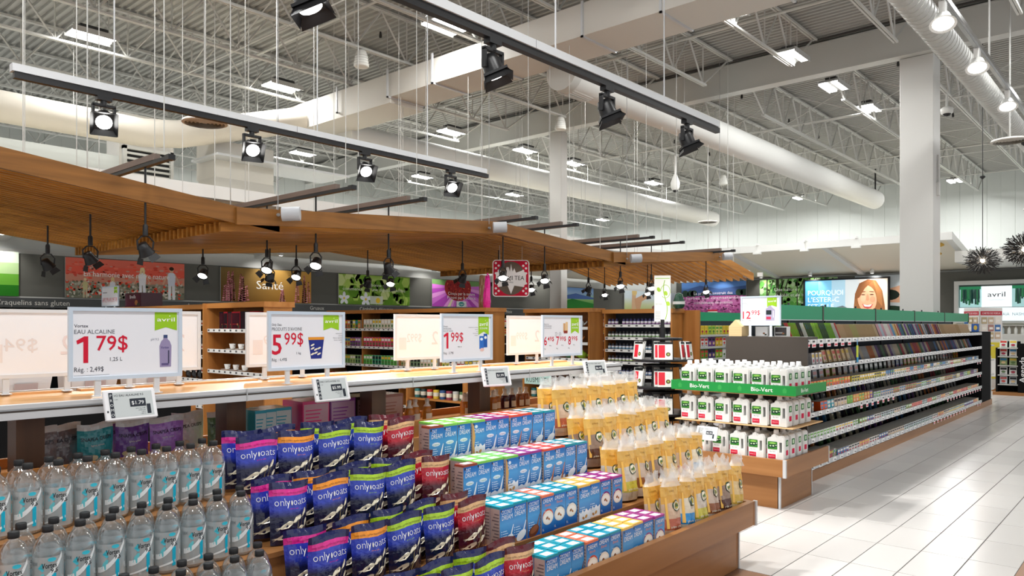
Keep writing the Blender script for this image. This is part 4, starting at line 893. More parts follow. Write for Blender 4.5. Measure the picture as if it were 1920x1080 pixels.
# ---------------------------------------------------------------- pasta bags
PB = [('rust',(176,92,66),(206,176,150)),('blue',(40,140,206),(222,212,190)),('olive',(196,186,70),(206,196,182)),('brown',(140,84,50),(196,176,160)),('dark brown',(84,48,38),(150,126,110)),('golden',(206,170,70),(216,190,140))]
def pasta(i, seed):
    nm, band, fill = PB[i]; W, H, T = .185, .37, .09
    t = thing('pasta_bag', 'x', 'bag')
    yel, dy = (230,182,86), (222,168,70)
    b, F = grid_bag(W, H*.86, T, [(0,.16,tuple(int(c*.9) for c in fill)),(.16,.36,band),(.36,.64,fill),(.64,.78,dy),(.78,1,yel)], seed, .05, 12, 14, .006, .006)
    for k in range(len(b.f)): pass
    b.build('filled_bag', 'foil', t)
    
    rs = random.Random(seed+50); p = MB(); p.smooth = True; n = 18; z0, z1 = H*.82, H*1.0
    ring = lambda z, kx, ky, j: [(kx*W/2*math.cos(2*PI*k/n)*(1-(.14 if k % 2 else 0)*(j > 0)), ky*math.sin(2*PI*k/n)-.012, z + rs.uniform(-j,j)) for k in range(n)]
    a, c, d = ring(z0,1.0,.036,.0), ring((z0*.45+z1*.55),.8,.014,.012), ring(z1,.95,.012,.026)
    vs = a+c+d; p.mesh(vs, [(L*n+k, L*n+(k+1) % n, (L+1)*n+(k+1) % n, (L+1)*n+k) for L in (0,1) for k in range(n)], (240,240,240), True); p.build('clear_top', 'film', t)
    q = MB(); f = F(.003); g = F(.004); h2 = F(.005)
    cx, cz, R_ = .016, .185, .036
    q.poly([f(cx+R_*math.cos(k*PI/9), cz+R_*.92*math.sin(k*PI/9)) for k in range(18)], (34,66,44)); q.poly([g(cx+R_*.84*math.cos(k*PI/9), cz+R_*.78*math.sin(k*PI/9)) for k in range(18)], (240,236,214)); q.poly([h2(cx+R_*.6*math.cos(k*PI/7), cz+R_*.5*math.sin(k*PI/7)) for k in range(14)], (186,170,60))
    q.poly([F(.0055)(cx-.02,cz-.008),F(.0055)(cx+.02,cz-.004),F(.0055)(cx+.01,cz+.012),F(.0055)(cx-.014,cz+.01)], (70,104,50))
    q.text('TINKYADA', cx, cz+.02, .007, 0, (34,60,40), 'C', fn=F(.0056), width=.042); q.text('KOSHER', -.03, .265, .01, 0, (150,104,30), fn=f, width=.05)
    q.text('pâtes de riz', -.05, .062, .013, 0, (236,226,206), fn=f, width=.09)
    q.poly([f(-.075,.24),f(-.06,.24),f(-.06,.06),f(-.075,.06)], tuple(min(255,int(c*1.06)) for c in yel))
    q.build('print', 'gloss', t); return t
pastas = [[pasta(i, 20+i), pasta(i, 40+i)] for i in range(6)]; usedp = {}
for ti in (3,2,1,0):
    for k in range(6):
        for ri in (0,1):
            src = pastas[(k + (0 if ti == 0 else ti*2)) % 6][ri]; nm = PB[(k + (0 if ti == 0 else ti*2)) % 6][0]
            o = src if src.name not in usedp else copy_tree(src); usedp[src.name] = 1
            o.location = (4.0+.172*k - .06*ri, TY[ti]+.07+.088*ri, TZ[ti]+.01); o.rotation_euler = (-.09-.02*ri+rr.uniform(-.03,.03), .07+rr.uniform(-.06,.06), rr.uniform(-.25,.05))
            o['label'] = 'yellow topped pasta bag with %s band, %s tier %s row, %s from the cartons' % (nm, TN[ti], ('front','rear')[ri], nth(k+1)); o['group'] = 'pasta bags on the display'
# ---------------------------------------------------------------- price signs on the sign shelf
def ribbon(p, x, z1, w_, h, y, sub=True):
    g = (152,200,44); p.shape([(x,z1),(x,z1-h),(x+w_/2,z1-h*.82),(x+w_,z1-h),(x+w_,z1)], y, g)
    p.text('avril', x+w_/2, z1-h*.5, h*.22, y-.0006, (250,252,246), 'C', width=w_*.8, thin=.006); p.disc(x+w_*.67, z1-h*.2, w_*.03, w_*.02, y-.0007, (250,252,246), 6, .6)
    if sub: p.text('ÉCONOMIE', x+w_/2, z1-h*.68, h*.1, y-.0006, (250,252,246), 'C', width=w_*.72)
def sign(label, x, y, W, H, z, fn, grp, blank=False, name='price_sign', zshelf=1.342, leg=True):
    t = thing(name, label, 'sign', (x, y, zshelf), 0, grp); zb = z-zshelf
    b = MB(); fr = .016; c = (196,210,224) if not blank else (214,216,218)
    for q in ((0,W,zb,zb+fr),(0,W,zb+H-fr,zb+H),(0,fr,zb+fr,zb+H-fr),(W-fr,W,zb+fr,zb+H-fr)): b.box(q[0],q[1],-.008,.008,q[2],q[3],c)
    b.build('frame', 'paint', t)
    b = MB(); b.box(fr,W-fr,-.003,.003,zb+fr,zb+H-fr,(232,234,240) if not blank else (238,238,240)); b.build('sheet', 'paint', t)
    if leg:
        for u in (.24,.76):
            b = MB(); b.box(W*u-.012,W*u+.012,-.006,.006,0,zb,(206,210,214)); b.box(W*u-.02,W*u+.02,-.02,.02,0,.004,(206,210,214)); b.build('leg', 'paint', t)
    p = MB(); p.M = Matrix.Translation((0,0,zb)); fn(p, W, H, -.0037); p.build('print', 'matte', t); return t
RED, GR = (206,32,58), (90,92,100)
def one(p, x, z, h, y): p.shape([(x+h*.24,z),(x+h*.41,z),(x+h*.41,z+h),(x+h*.27,z+h),(x,z+h*.84),(x+h*.03,z+h*.7),(x+h*.24,z+h*.8)], y, RED)
def s_water(p, W, H, y):
    p.text('Vortex', .022, H-.085, .013, y, (60,62,74), thin=.004); p.text('EAU ALCALINE', .022, H-.112, .017, y, (90,96,106), width=.16)
    one(p, .03, .075, .112, y); p.text('79$', .108, .127, .062, y, RED, width=.128, thin=.008)
    p.text('1,25 L', .163, .08, .016, y, (60,62,74), width=.05); p.text('Rég. : 2,49$', .022, .038, .02, y, (60,62,74), width=.115); p.rect(.02, .16, .022, .0235, y, (150,154,160)); p.text('pH 9.5', .335, .165, .011, y, (150,154,170), width=.035)
    ribbon(p, .352, H-.018, .1, .082, y, False)
    q = (150,140,176); p.shape([(.375,.045),(.425,.045),(.427,.14),(.42,.16),(.409,.172),(.409,.185),(.391,.185),(.391,.172),(.38,.16),(.373,.14)], y, q); p.rect(.391,.409,.176,.19,y-.0003,(60,76,116)); p.rect(.411,.417,.06,.12,y-.0003,(70,70,96)); p.text('Vortex', .379, .128, .011, y-.0003, (60,50,120), width=.036); p.rect(.382,.414,.052,.062,y-.0003,(96,86,130))
def s_oats(p, W, H, y):
    p.text('Only Oats', .022, H-.075, .012, y, (70,72,84), width=.055); p.text("PRODUITS D'AVOINE", .022, H-.1, .017, y, (104,108,116), width=.175)
    p.text('5', .022, .085, .1, y, RED, thin=.012, width=.056); p.text('99$', .093, .132, .062, y, RED, width=.112, thin=.005); p.text('1 kg', .165, .082, .012, y, (70,72,84)); p.text('Rég. : 6,49$', .022, .05, .015, y, (96,98,106), width=.085)
    for i in range(5): p.text(('avoine pure','quinoa','flocons réguliers','flocons rapides','son')[i], .45, H-.12-.012*i, .006, y, GR, 'R')
    ribbon(p, .33, H-.018, .1, .082, y, False)
    p.shape([(.252,.055),(.318,.055),(.335,.17),(.235,.17)], y, (40,52,130)); p.rect(.236,.334,.155,.17,y-.0003,(226,150,50))
    for k in range(7): p.disc(.262+.02*(k % 3), .08+.024*(k//3)+.006*(k % 2), .013, .005, y-.0004, (232,226,206), 8, .4)
def s_dream(p, W, H, y):
    p.text('Dream', .022, H-.085, .009, y, (70,72,84)); p.text('BOISSONS', .022, H-.1, .01, y, (130,132,140)); p.text('RIZ ET NOIX', .022, H-.115, .01, y, (130,132,140))
    one(p, .022, .085, .1, y); p.text('99$', .085, .128, .058, y, RED, width=.11, thin=.005); p.text('946 ml', .145, .09, .009, y, GR); p.text('Rég. : 2,79$', .022, .05, .014, y, GR, width=.085)
    for i in range(5): p.text(('boissons de riz enrichies','amande','coco','noix de cajou','mélanges')[i], .33, H-.09-.013*i, .006, y, GR, 'R')
    ribbon(p, .335, H-.018, .1, .12, y); p.rect(.345,.385,.075,.16,y,(50,110,196)); p.rect(.385,.42,.085,.175,y-.0002,(40,90,170)); p.disc(.37,.07,.02,.012,y-.0003,(226,190,180),8); p.disc(.365,.14,.014,.01,y-.0003,(226,240,250),8); p.disc(.402,.15,.013,.01,y-.0004,(240,240,240),8)
def s_pasta(p, W, H, y):
    p.text('Pâtes de riz', .022, H-.07, .008, y, (70,72,84)); p.text('PÂTES BRUNES', .022, H-.085, .009, y, (140,142,150)); p.text('SANS GLUTEN', .022, H-.1, .009, y, (140,142,150))
    for i in range(8): p.text(('spirales','coudes','fettuccine','spaghetti','pennes','coquilles','lasagne','riz')[i], .15+.045*(i % 2), H-.13-.009*(i//2), .006, y, GR)
    for x, a in ((.02,'6'),(.165,'7'),(.31,'8')):
        p.text(a, x, .085, .062, y, RED, thin=.01, width=.034); p.text('49$' if a == '6' else '99$', x+.042, .115, .032, y, RED, width=.075, thin=.004); p.text('454 g', x+.06, .078, .008, y, GR); p.text('Rég.', x, .055, .009, y, GR)
    ribbon(p, .345, H-.018, .1, .12, y); p.rect(.25,.275,H-.125,H-.06,y,(206,160,110)); p.rect(.278,.305,H-.13,H-.05,y,(226,190,140)); p.rect(.255,.3,H-.135,H-.115,y-.0003,(140,50,40))
def ghost(txt):
    def f(p, W, H, y):
        p.text(txt, -W*.5, .12, .055, y, (228,218,214), fn=lambda a, c: (-a, y, c), width=.13); p.text('2', -W*.52+.0, .1, .09, y, (228,214,212), fn=lambda a, c: (-a+W*.3, y, c))
        p.rect(.04, .1, .07, .15, y, (231,222,219))
    return f
G1 = 'signs along the front of the sign shelf'; G2 = 'blank sign backs along the rear of the sign shelf'
sign('framed sign for alkaline water at 1 79$, with a bottle picture', 1.13, 3.45, .475, .31, 1.412, s_water, G1)
sign('framed sign for oat products at 5 99$, with a pouch picture', 2.045, 3.45, .468, .305, 1.412, s_oats, G1)
sign('framed sign for drinks at 1 99$, with two carton pictures', 3.24, 3.45, .47, .305, 1.412, s_dream, G1)
sign('framed sign with three pasta prices starting at 6 49$', 4.24, 3.45, .485, .305, 1.412, s_pasta, G1)
for i, (x, s, lb) in enumerate(((.9,'$94','half hidden left of the alkaline water sign'),(1.42,'$59','half hidden right of the alkaline water sign'),(2.15,'$99','half hidden left of the oat products sign'),(3.2,'$992','left of the 1 99$ drinks sign'),(4.31,'$999','left of the three price pasta sign'))):
    sign('blank pale back of a framed sign, '+lb, x, 3.85, .47, .305, 1.412, ghost(s), G2, True)
def etag(lb, x, y, z, rz, nm, price, sx=1.0, m=None):
    t = thing('shelf_price_tag', lb, 'price tag', (x,y,z), rz, 'electronic price tags'); K = Matrix.Rotation(-.3, 4, 'X')
    b = MB(); b.M = K; b.rbox(-.105,.105,-.008,.008,-.065,.065,.005,(236,236,238)); b.build('casing', 'paint', t)
    p = MB(); p.M = K; y0 = -.0085; p.rect(-.087,.09,-.052,.052,y0,(196,202,202)); p.rect(-.085,-.07,-.052,.052,y0-.0004,(50,54,62))
    for i, c in enumerate('PROMO'): p.text(c, -.0775, .034-.02*i, .011, y0-.0008, (226,230,230), 'C')
    p.text(nm, -.066, .034, .009, y0-.0006, (60,64,70), width=.12); p.text('1 UN', -.066, .02, .005, y0-.0006, (90,94,100)); p.rect(-.005,.06,-.012,.022,y0-.0006,(50,54,62)); p.text(price, .027, -.003, .015, y0-.001, (244,246,246), 'C', width=.05)
    p.rect(.062,.078,-.045,-.004,y0-.0006,(50,54,62))
    for i in range(4): p.text(('prix rég. 2,49','code 0 62','1,25 L','1,43 / L')[i], .055, -.022-.008*i, .005, y0-.0006, (90,94,100), 'R')
    p.rect(-.0985,-.0925,-.03,-.022,y0-.0004,(40,40,44)); p.build('screen_print', 'matte', t)
    b = MB(); b.box(-.02,.02,.008,.05,-.03,-.0,(200,202,204)); b.build('clip', 'paint', t); return t
etag('white electronic tag below the alkaline water sign reading $1.79', 1.3, 3.255, 1.318, .05, 'VO EAU ALKALINE 9.5', '$1.79')
etag('white electronic tag below the oat products sign reading $5.99', 2.29, 3.255, 1.318, .0, 'ONLY OATS AVOINE 1KG', '$5.99')
etag('tilted white electronic tag below the 1 99$ drinks sign', 3.54, 3.255, 1.318, -.25, 'DREAM BOISSON 946ML', '$1.99')
etag('tilted white electronic tag below the three price pasta sign', 4.63, 3.255, 1.318, -.3, 'PATES DE RIZ', '$6.49')
# ---------------------------------------------------------------- goods on the ledge behind the posts
def flat_bag(name, lb, cat, col, txt, x, y, z, rz, W=.17, H=.2, T=.06, grp=None, clear=True):
    t = thing(name, lb, cat, (x,y,z), rz, grp)
    b, F = grid_bag(W, H, T, [(0,.86,col,tuple(min(255,int(c*1.12)) for c in col)),(.86,1,(226,230,232) if clear else col)], hash(lb) % 97 if False else len(lb), .03); b.build('pouch', 'foil', t)
    p = MB(); p.text(txt, 0, H*.62, .016, 0, (44,34,50), 'C', fn=F(.003), width=W*.85, thin=.008); p.text('lightly salted', 0, H*.5, .008, 0, (240,240,240), 'C', fn=F(.003)); p.poly([F(.003)(-.03+.03*math.cos(k*PI/5), .05+.014*math.sin(k*PI/5)) for k in range(10)], (206,190,150)); p.build('print', 'gloss', t); return t
GB = 'crisp bags on the ledge behind the water'
for i, (x, y, c, nm) in enumerate(((1.08,3.68,(120,110,112),'grey'),(1.19,3.72,(110,100,104),'dull grey'),(1.31,3.66,(40,140,150),'teal'),(1.5,3.78,(110,70,150),'violet behind'),(1.47,3.66,(100,60,140),'deep violet'),(1.63,3.66,(160,110,196),'pale lilac'),(1.79,3.78,(206,206,204),'silver'),(1.93,3.68,(90,120,80),'leaf green'))):
    flat_bag('crisp_bag', '%s crisp bag on the ledge behind the bottled water' % nm, 'bag', c, 'SNAPEA CRISPS', x, y, 1.006, rr.uniform(-.3,.1), .16, .2, .06, GB)
def small_box(name, lb, cat, x, y, z, W, D, H, c, c2, rz=0, grp=None, txt=None, lines=6):
    t = thing(name, lb, cat, (x,y,z), rz, grp); b = MB(); b.box(-W/2,W/2,-D/2,D/2,0,H,c,[c,c,c,tuple(int(k*.95) for k in c),c,c]); b.build('carton', 'gloss', t)
    p = MB(); yy = -D/2-.0006; p.rect(-W*.46,W*.46,H*.08,H*.92,yy,c2)
    for k in range(lines): p.rect(-W*.4,W*(.1+.05*(k % 3)),H*(.3+.09*k),H*(.33+.09*k),yy-.0004,c)
    p.disc(W*.2, H*.3, W*.1, W*.07, yy-.0004, (150,96,60), 8); p.rect(W*.25,W*.42,H*.1,H*.25,yy-.0005,(60,70,50))
    if txt: p.text(txt, 0, H*.75, H*.12, yy-.0006, c, 'C', width=W*.7)
    p.build('print', 'gloss', t); return t
for i, (x, nm) in enumerate(((2.06,'first'),(2.13,'second'),(2.215,'third'))): small_box('snack_box', 'teal snack box beside the green crisp bag, %s from the bag' % nm, 'box', x, 3.62+.02*i, 1.006, .065 if i < 2 else .1, .16, .2, (60,170,196), (206,222,224), 0, 'teal snack boxes')
for x, c, c2, nm in ((2.42,(226,60,130),(214,170,186),'pink'),(2.6,(150,80,160),(196,160,190),'mauve'),(2.78,(70,46,46),(150,116,116),'dark brown'),(2.96,(140,84,60),(170,130,112),'tan brown')): small_box('cereal_box', '%s cereal box with printed back, on the ledge between two posts' % nm, 'box', x, 3.68, 1.006, .172, .2, .22, c, c2, 0, 'cereal boxes on the ledge')
def juice(lb, x, y, z, c, grp, h=.17):
    t = thing('juice_bottle', lb, 'bottle', (x,y,z), 0, grp); k = h/.17
    b = MB(); b.lathe([(.026,0),(.032,.004),(.032,.09*k),(.024,.118*k),(.013,.132*k)], 12, c); b.build('juice', 'gloss', t)
    b = MB(); b.lathe([(.0245,.118*k),(.0135,.134*k),(.0125,.15*k)], 12, (226,222,214), cap=False); b.lathe([(.015,.148*k),(.015,.165*k),(.0,.17*k)], 10, (206,200,190)); b.build('cap', 'paint', t)
    b = MB(); cyl_patch(b, .0326, -.9, .9, .03*k, .075*k, (236,226,206), 6); b.build('label', 'paint', t)
for i in range(6): juice('amber juice bottle on the ledge behind the oats, %s from the tan box' % nth(i+1), 3.13+.075*i if i < 3 else 3.36+.08*(i-3)+.3, 3.62+.03*(i % 2), 1.006, (190,120,40), 'amber juice bottles on the ledge')
for i in range(6): juice('amber juice bottle right of the middle post, %s from it' % nth(i+1), 3.72+.072*i, 3.72+.03*(i % 2), 1.006, (176,106,36), 'amber juice bottles on the ledge')
for i, (x, c, nm) in enumerate(((4.16,(70,26,40),'dark purple juice bottle next to the amber ones'),(4.24,(66,24,36),'dark purple juice bottle, second from the amber ones'),(4.33,(150,84,40),'brown juice bottle right of the dark purple pair'),(4.4,(156,90,44),'brown juice bottle nearest the right post'))): juice(nm, x, 3.74, 1.006, c, 'juice bottles on the ledge')
# ---------------------------------------------------------------- long gondola along the tiled aisle
GZ = (1.47, 1.20, .95, .70, .43, .15); GX0, GX1, GY = 7.45, 17.15, 2.88
gd = thing('gondola', 'long black shelving gondola with green header beside the tiled aisle', 'shelving', (GX0,GY,0)); L = GX1-GX0
part('base_kick', 'endwood', gd, (0,L+1.1,-.01,.03,0,.115)); part('kick_trim', 'alum', gd, (-.012,0,-.015,.02,0,.12)); part('base_deck', 'blackm', gd, (0,L,.0,.5,.1,.12))
M['navy'] = mat('dark_slate_backing', (50,58,72), .6)
part('back_panel', 'navy', gd, (0,L,.5,.53,.1,1.72))
for i in range(9): part('upright', 'black', gd, (i*L/8-.015,i*L/8+.015,.485,.5,.1,1.9))
b = MB(); b.box(0,.06,0,.028,-.02,.025,(240,240,238)); b.box(.008,.052,-.002,.0,-.014,.018,(250,250,250)); b.box(.012,.03,-.003,-.002,-.004,.01,(60,60,64)); b.box(.034,.05,-.003,-.002,-.008,.0,(150,150,150)); tg0 = b.build('price_tag', 'paint', gd); tgo = False
b = MB(); b.box(0,.06,0,.028,-.02,.025,(240,240,238)); b.box(.006,.054,-.003,.0,-.06,-.016,(250,240,242)); b.box(.01,.05,-.004,-.003,-.05,-.03,(222,80,96)); b.box(.012,.04,-.004,-.003,-.006,.012,(70,70,74)); tg1 = b.build('price_tag', 'paint', gd)
tg1.location = (.4,-.022,GZ[0])
for si, z in enumerate(GZ):
    part('shelf_board', 'blackm', gd, (0,L,0,.5,z-.025,z)); part('tag_rail', 'alum', gd, (0,L,-.012,0,z-.028,z+.022))
    n = 42
    for k in range(n):
        x = .05+(L-.1)*k/n + R.uniform(-.01,.01)
        promo = (si == 0 and k < 8) or (si == 3 and 8 < k < 16) or (si == 5 and 24 < k < 36) or (si == 4 and 28 < k < 40) or (si > 1 and k > 39)
        src = tg1 if promo else tg0
        if src is tg0 and not tgo: o = tg0; tgo = True
        else: o = src.copy(); COL.objects.link(o)
        o.location = (x, -.022, z-.004); o.scale = (1.6 if si > 1 else 2.2, 1, 1)
part('header_rail', 'alum', gd, (0,L+.95,.44,.47,1.695,1.705))
for i in range(5):
    w_ = (L+1.25)/5; part('header_panel', mat('green_header', (0,150,102), .45) if i == 0 else bpy.data.materials['green_header'], gd, (i*w_+.02,(i+1)*w_-.02,.44,.46,1.705,1.87)); part('header_divider', 'brown', gd, ((i+1)*w_-.02,(i+1)*w_+.02,.435,.465,1.69,1.88))
part('end_panel', 'blackm', gd, (L,L+.95,-.01,.55,.115,1.5)); part('end_shelf_stack', 'steelwhite', gd, (L+.97,L+1.08,.0,.5,.12,1.0))
for k in range(4): part('end_shelf', 'steelwhite', gd, (L+.95,L+1.3,-.02,.5,.3+.3*k,.325+.3*k))
def cover(w_, d, h, c, seed):
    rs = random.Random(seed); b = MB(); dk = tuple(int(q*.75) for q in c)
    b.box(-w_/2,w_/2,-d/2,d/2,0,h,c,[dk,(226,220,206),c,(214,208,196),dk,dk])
    y = -d/2-.0006; c2 = rs.choice([(240,238,230),(40,40,44),(226,190,70),(206,70,60),(60,130,180),(110,170,70)])
    b.rect(-w_*.42,w_*.42,h*.62,h*.88,y,c2); b.disc(0,h*.34,w_*.3,h*.16,y-.0003,rs.choice([(230,200,150),(90,120,70),(180,60,80),c2]),8); b.rect(-w_*.3,w_*.3,h*.06,h*.12,y-.0003,(60,60,60))
    return b
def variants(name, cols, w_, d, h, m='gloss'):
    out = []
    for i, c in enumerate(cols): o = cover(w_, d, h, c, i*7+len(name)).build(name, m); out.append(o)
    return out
spare = {}
def stock(name, cat, src, loc, rot, label, grp, sc=(1,1,1)):
    if src.name not in spare: spare[src.name] = 1; o = src
    else: o = src.copy(); COL.objects.link(o)
    o.location = loc; o.rotation_euler = rot; o.scale = sc; return tag(o, label, cat, grp)
cn = {}
TAN = [(206,176,130),(196,164,116),(216,190,150)]; GRN = [(120,180,40),(40,44,36),(150,196,60),(60,90,40)]; PAST = [(206,226,236),(236,180,190),(240,214,150),(120,180,220),(250,246,240)]
MULT = [(40,40,44),(196,60,70),(60,120,180),(236,220,190),(220,130,50),(120,80,150),(206,206,206),(90,140,90),(70,60,56)]
NAMES = {}
def cname(c):
    r, g, b_ = c
    if max(c)-min(c) < 22: return 'white' if r > 200 else ('grey' if r > 90 else 'black')
    if r > 190 and g > 160 and b_ < 130: return 'yellow'
    if r > 190 and g > 100 and b_ < 100: return 'orange'
    if r > 180 and g < 120: return 'red'
    if b_ >= r and b_ > g: return 'blue' if r < 110 else 'lilac'
    if g > r: return 'green'
    return 'tan' if r > 170 else 'brown'
bk = {}
def bset(key, name, cols, w_, d, h):
    if key not in bk: bk[key] = (variants(name, cols, w_, d, h), cols)
    return bk[key]
rr = random.Random(21)
def gondola_row(si, x0, x1, pitch, key, name, cat, cols, w_, d, h, tilt=-.25, rz=.0, y=.12, runs=1, where=''):
    vs, cs = bset(key, name, cols, w_, d, h); k = 0; x = x0; vi = 0
    while x < x1:
        if k % runs == 0: vi = rr.randrange(len(cs))
        nn = cn[(si, name, y > .2)] = cn.get((si, name, y > .2), 0)+1
        lb = '%s %s, %s%s gondola shelf, %s from the jug stand' % (cname(cs[vi]), name.replace('_',' ').replace('white ','').replace('yellow ','').replace('tan ',''), 'rear of ' if y > .2 else '', ('top','second','third','fourth','fifth','bottom')[si], nth(nn))
        stock(name, cat, vs[vi], (GX0+x, GY+y, GZ[si]+.003+d/2*abs(math.sin(tilt))), (tilt, 0, rz+rr.uniform(-.04,.04)), lb, 'goods on the long gondola')
        x += pitch; k += 1
gondola_row(0, .12, 2.0, .055, 'a1', 'hanging_pack', 'packet', GRN+[(196,70,60),(210,214,206)], .045, .02, .2, -.35, .3, .17, 2)
gondola_row(0, 2.05, 3.6, .06, 'a2', 'slim_booklet', 'booklet', TAN+[(190,180,110)], .05, .02, .185, -.35, .4, .17, 4)
gondola_row(0, 3.65, 4.5, .055, 'a3', 'pastel_booklet', 'booklet', PAST, .048, .018, .19, -.35, .4, .17, 2)
gondola_row(0, 4.55, 7.2, .054, 'a4', 'paperback', 'book', MULT, .046, .018, .19, -.35, .4, .17, 1)
gondola_row(0, 7.25, 9.6, .062, 'a5', 'tan_booklet', 'booklet', TAN, .054, .018, .185, -.35, .4, .17, 5)
gondola_row(1, .75, 1.05, .11, 'b0', 'patterned_box', 'box', [(236,232,232)], .1, .1, .13, -.1, .1, .09, 1)
gondola_row(1, 1.15, 2.0, .16, 'b1', 'kraft_box', 'box', TAN, .15, .1, .14, -.25, .1, .1, 1)
gondola_row(1, 2.1, 9.5, .06, 'b2', 'paperback', 'book', MULT, .05, .02, .17, -.35, .35, .13, 2)
ORG = [(240,120,30),(236,104,26)]; YEL = [(240,200,40),(226,206,70)]; LT = [(236,232,226),(226,206,190),(206,220,226),(240,226,150),(226,120,110),(60,110,170)]
gondola_row(2, .5, 1.9, .1, 'c1', 'snack_bar_box', 'box', ORG, .09, .16, .09, 0, 0, .09, 2)
gondola_row(2, 1.95, 3.3, .1, 'c2', 'yellow_bar_box', 'box', YEL, .09, .16, .085, 0, 0, .09, 3)
gondola_row(2, 3.35, 9.5, .1, 'c3', 'bar_box', 'box', LT+MULT[1:4], .09, .16, .085, 0, 0, .09, 2)
gondola_row(2, 1.2, 9.4, .22, 'c4', 'stand_pouch', 'pouch', [(190,170,60),(150,120,110),(190,190,196),(60,70,66),(90,96,150)], .13, .05, .15, -.1, 0, .36, 2)
CONF = [(240,90,30),(250,190,40),(40,170,190),(140,206,60),(140,70,170),(240,140,60),(226,206,190)]
gondola_row(3, .55, .8, .1, 'd0', 'white_tube', 'tube', [(240,240,240)], .04, .04, .11, 0, 0, .07, 1)
gondola_row(3, .95, 2.8, .11, 'd1', 'bright_sachet_box', 'box', CONF, .1, .14, .1, -.05, 0, .09, 2)
gondola_row(3, 2.85, 9.5, .1, 'd2', 'sachet_box', 'box', LT+CONF[3:], .09, .14, .085, 0, 0, .09, 3)
gondola_row(3, 1.0, 9.4, .2, 'd3', 'upright_book', 'book', MULT, .13, .03, .15, -.2, .2, .36, 2)
gondola_row(4, .5, 2.2, .1, 'e1', 'bath_soap_box', 'box', [(240,238,234),(236,220,222),(230,236,226)], .09, .2, .075, 0, 0, .11, 3)
gondola_row(4, 2.25, 9.5, .1, 'e2', 'soap_box', 'box', LT+[(240,120,100),(150,200,110)], .09, .2, .07, 0, 0, .11, 3)
gondola_row(4, .8, 9.4, .26, 'e3', 'leaning_pack', 'packet', MULT, .14, .03, .14, -.2, .2, .38, 2)
gondola_row(5, .5, 1.4, .045, 'f1', 'thin_card_box', 'box', [(150,60,60),(206,176,60),(110,50,80),(196,196,186)], .04, .24, .1, 0, 0, .13, 1)
gondola_row(5, 1.45, 9.5, .1, 'f2', 'flat_box', 'box', LT, .09, .24, .075, 0, 0, .13, 4)
gondola_row(5, .9, 9.4, .28, 'f3', 'leaning_pack', 'packet', MULT, .15, .03, .15, -.2, .2, .4, 2)
t = thing('hang_tag', 'bright yellow and blue hanging tag clipped to the top gondola rail', 'tag', (9.4,2.84,1.2)); b = MB(); b.box(-.03,.03,-.003,.003,0,.2,(206,220,60)); b.box(-.03,.03,-.004,.004,0,.06,(40,150,200)); b.box(-.004,.004,-.003,.003,.2,.27,(120,180,220)); b.build('card', 'paint', t)
# ---------------------------------------------------------------- end stand with cleaner jugs
ec = thing('jug_stand', 'oak end stand with aluminium corners carrying white jugs, before the gondola', 'stand', (6.55,2.58,0))
part('tray_front_board', 'endwoody', ec, (0,.04,.02,1.2,.3,.45)); part('tray_side_board', 'endwood', ec, (0,1.1,0,.02,.3,.45)); part('base_front_panel', 'endwoody', ec, (.08,.1,.08,1.15,0,.3)); part('base_side_panel', 'endwood', ec, (.08,.85,.08,.1,0,.3))
part('corner_trim', 'alum', ec, (-.006,.02,-.006,.02,.297,.453)); part('corner_trim', 'alum', ec, (.074,.095,.074,.09,0,.3)); part('corner_trim', 'alum', ec, (1.095,1.106,-.006,.02,.297,.453)); part('corner_trim', 'alum', ec, (.85,.86,.074,.1,0,.3))
part('tray_floor', 'endwood', ec, (.04,.8,.02,1.2,.3,.43)); part('taupe_back_panel', 'brown', ec, (.8,.83,.1,.94,.43,1.525)); part('top_shelf', 'brown', ec, (.83,1.08,.1,.94,1.5,1.525))
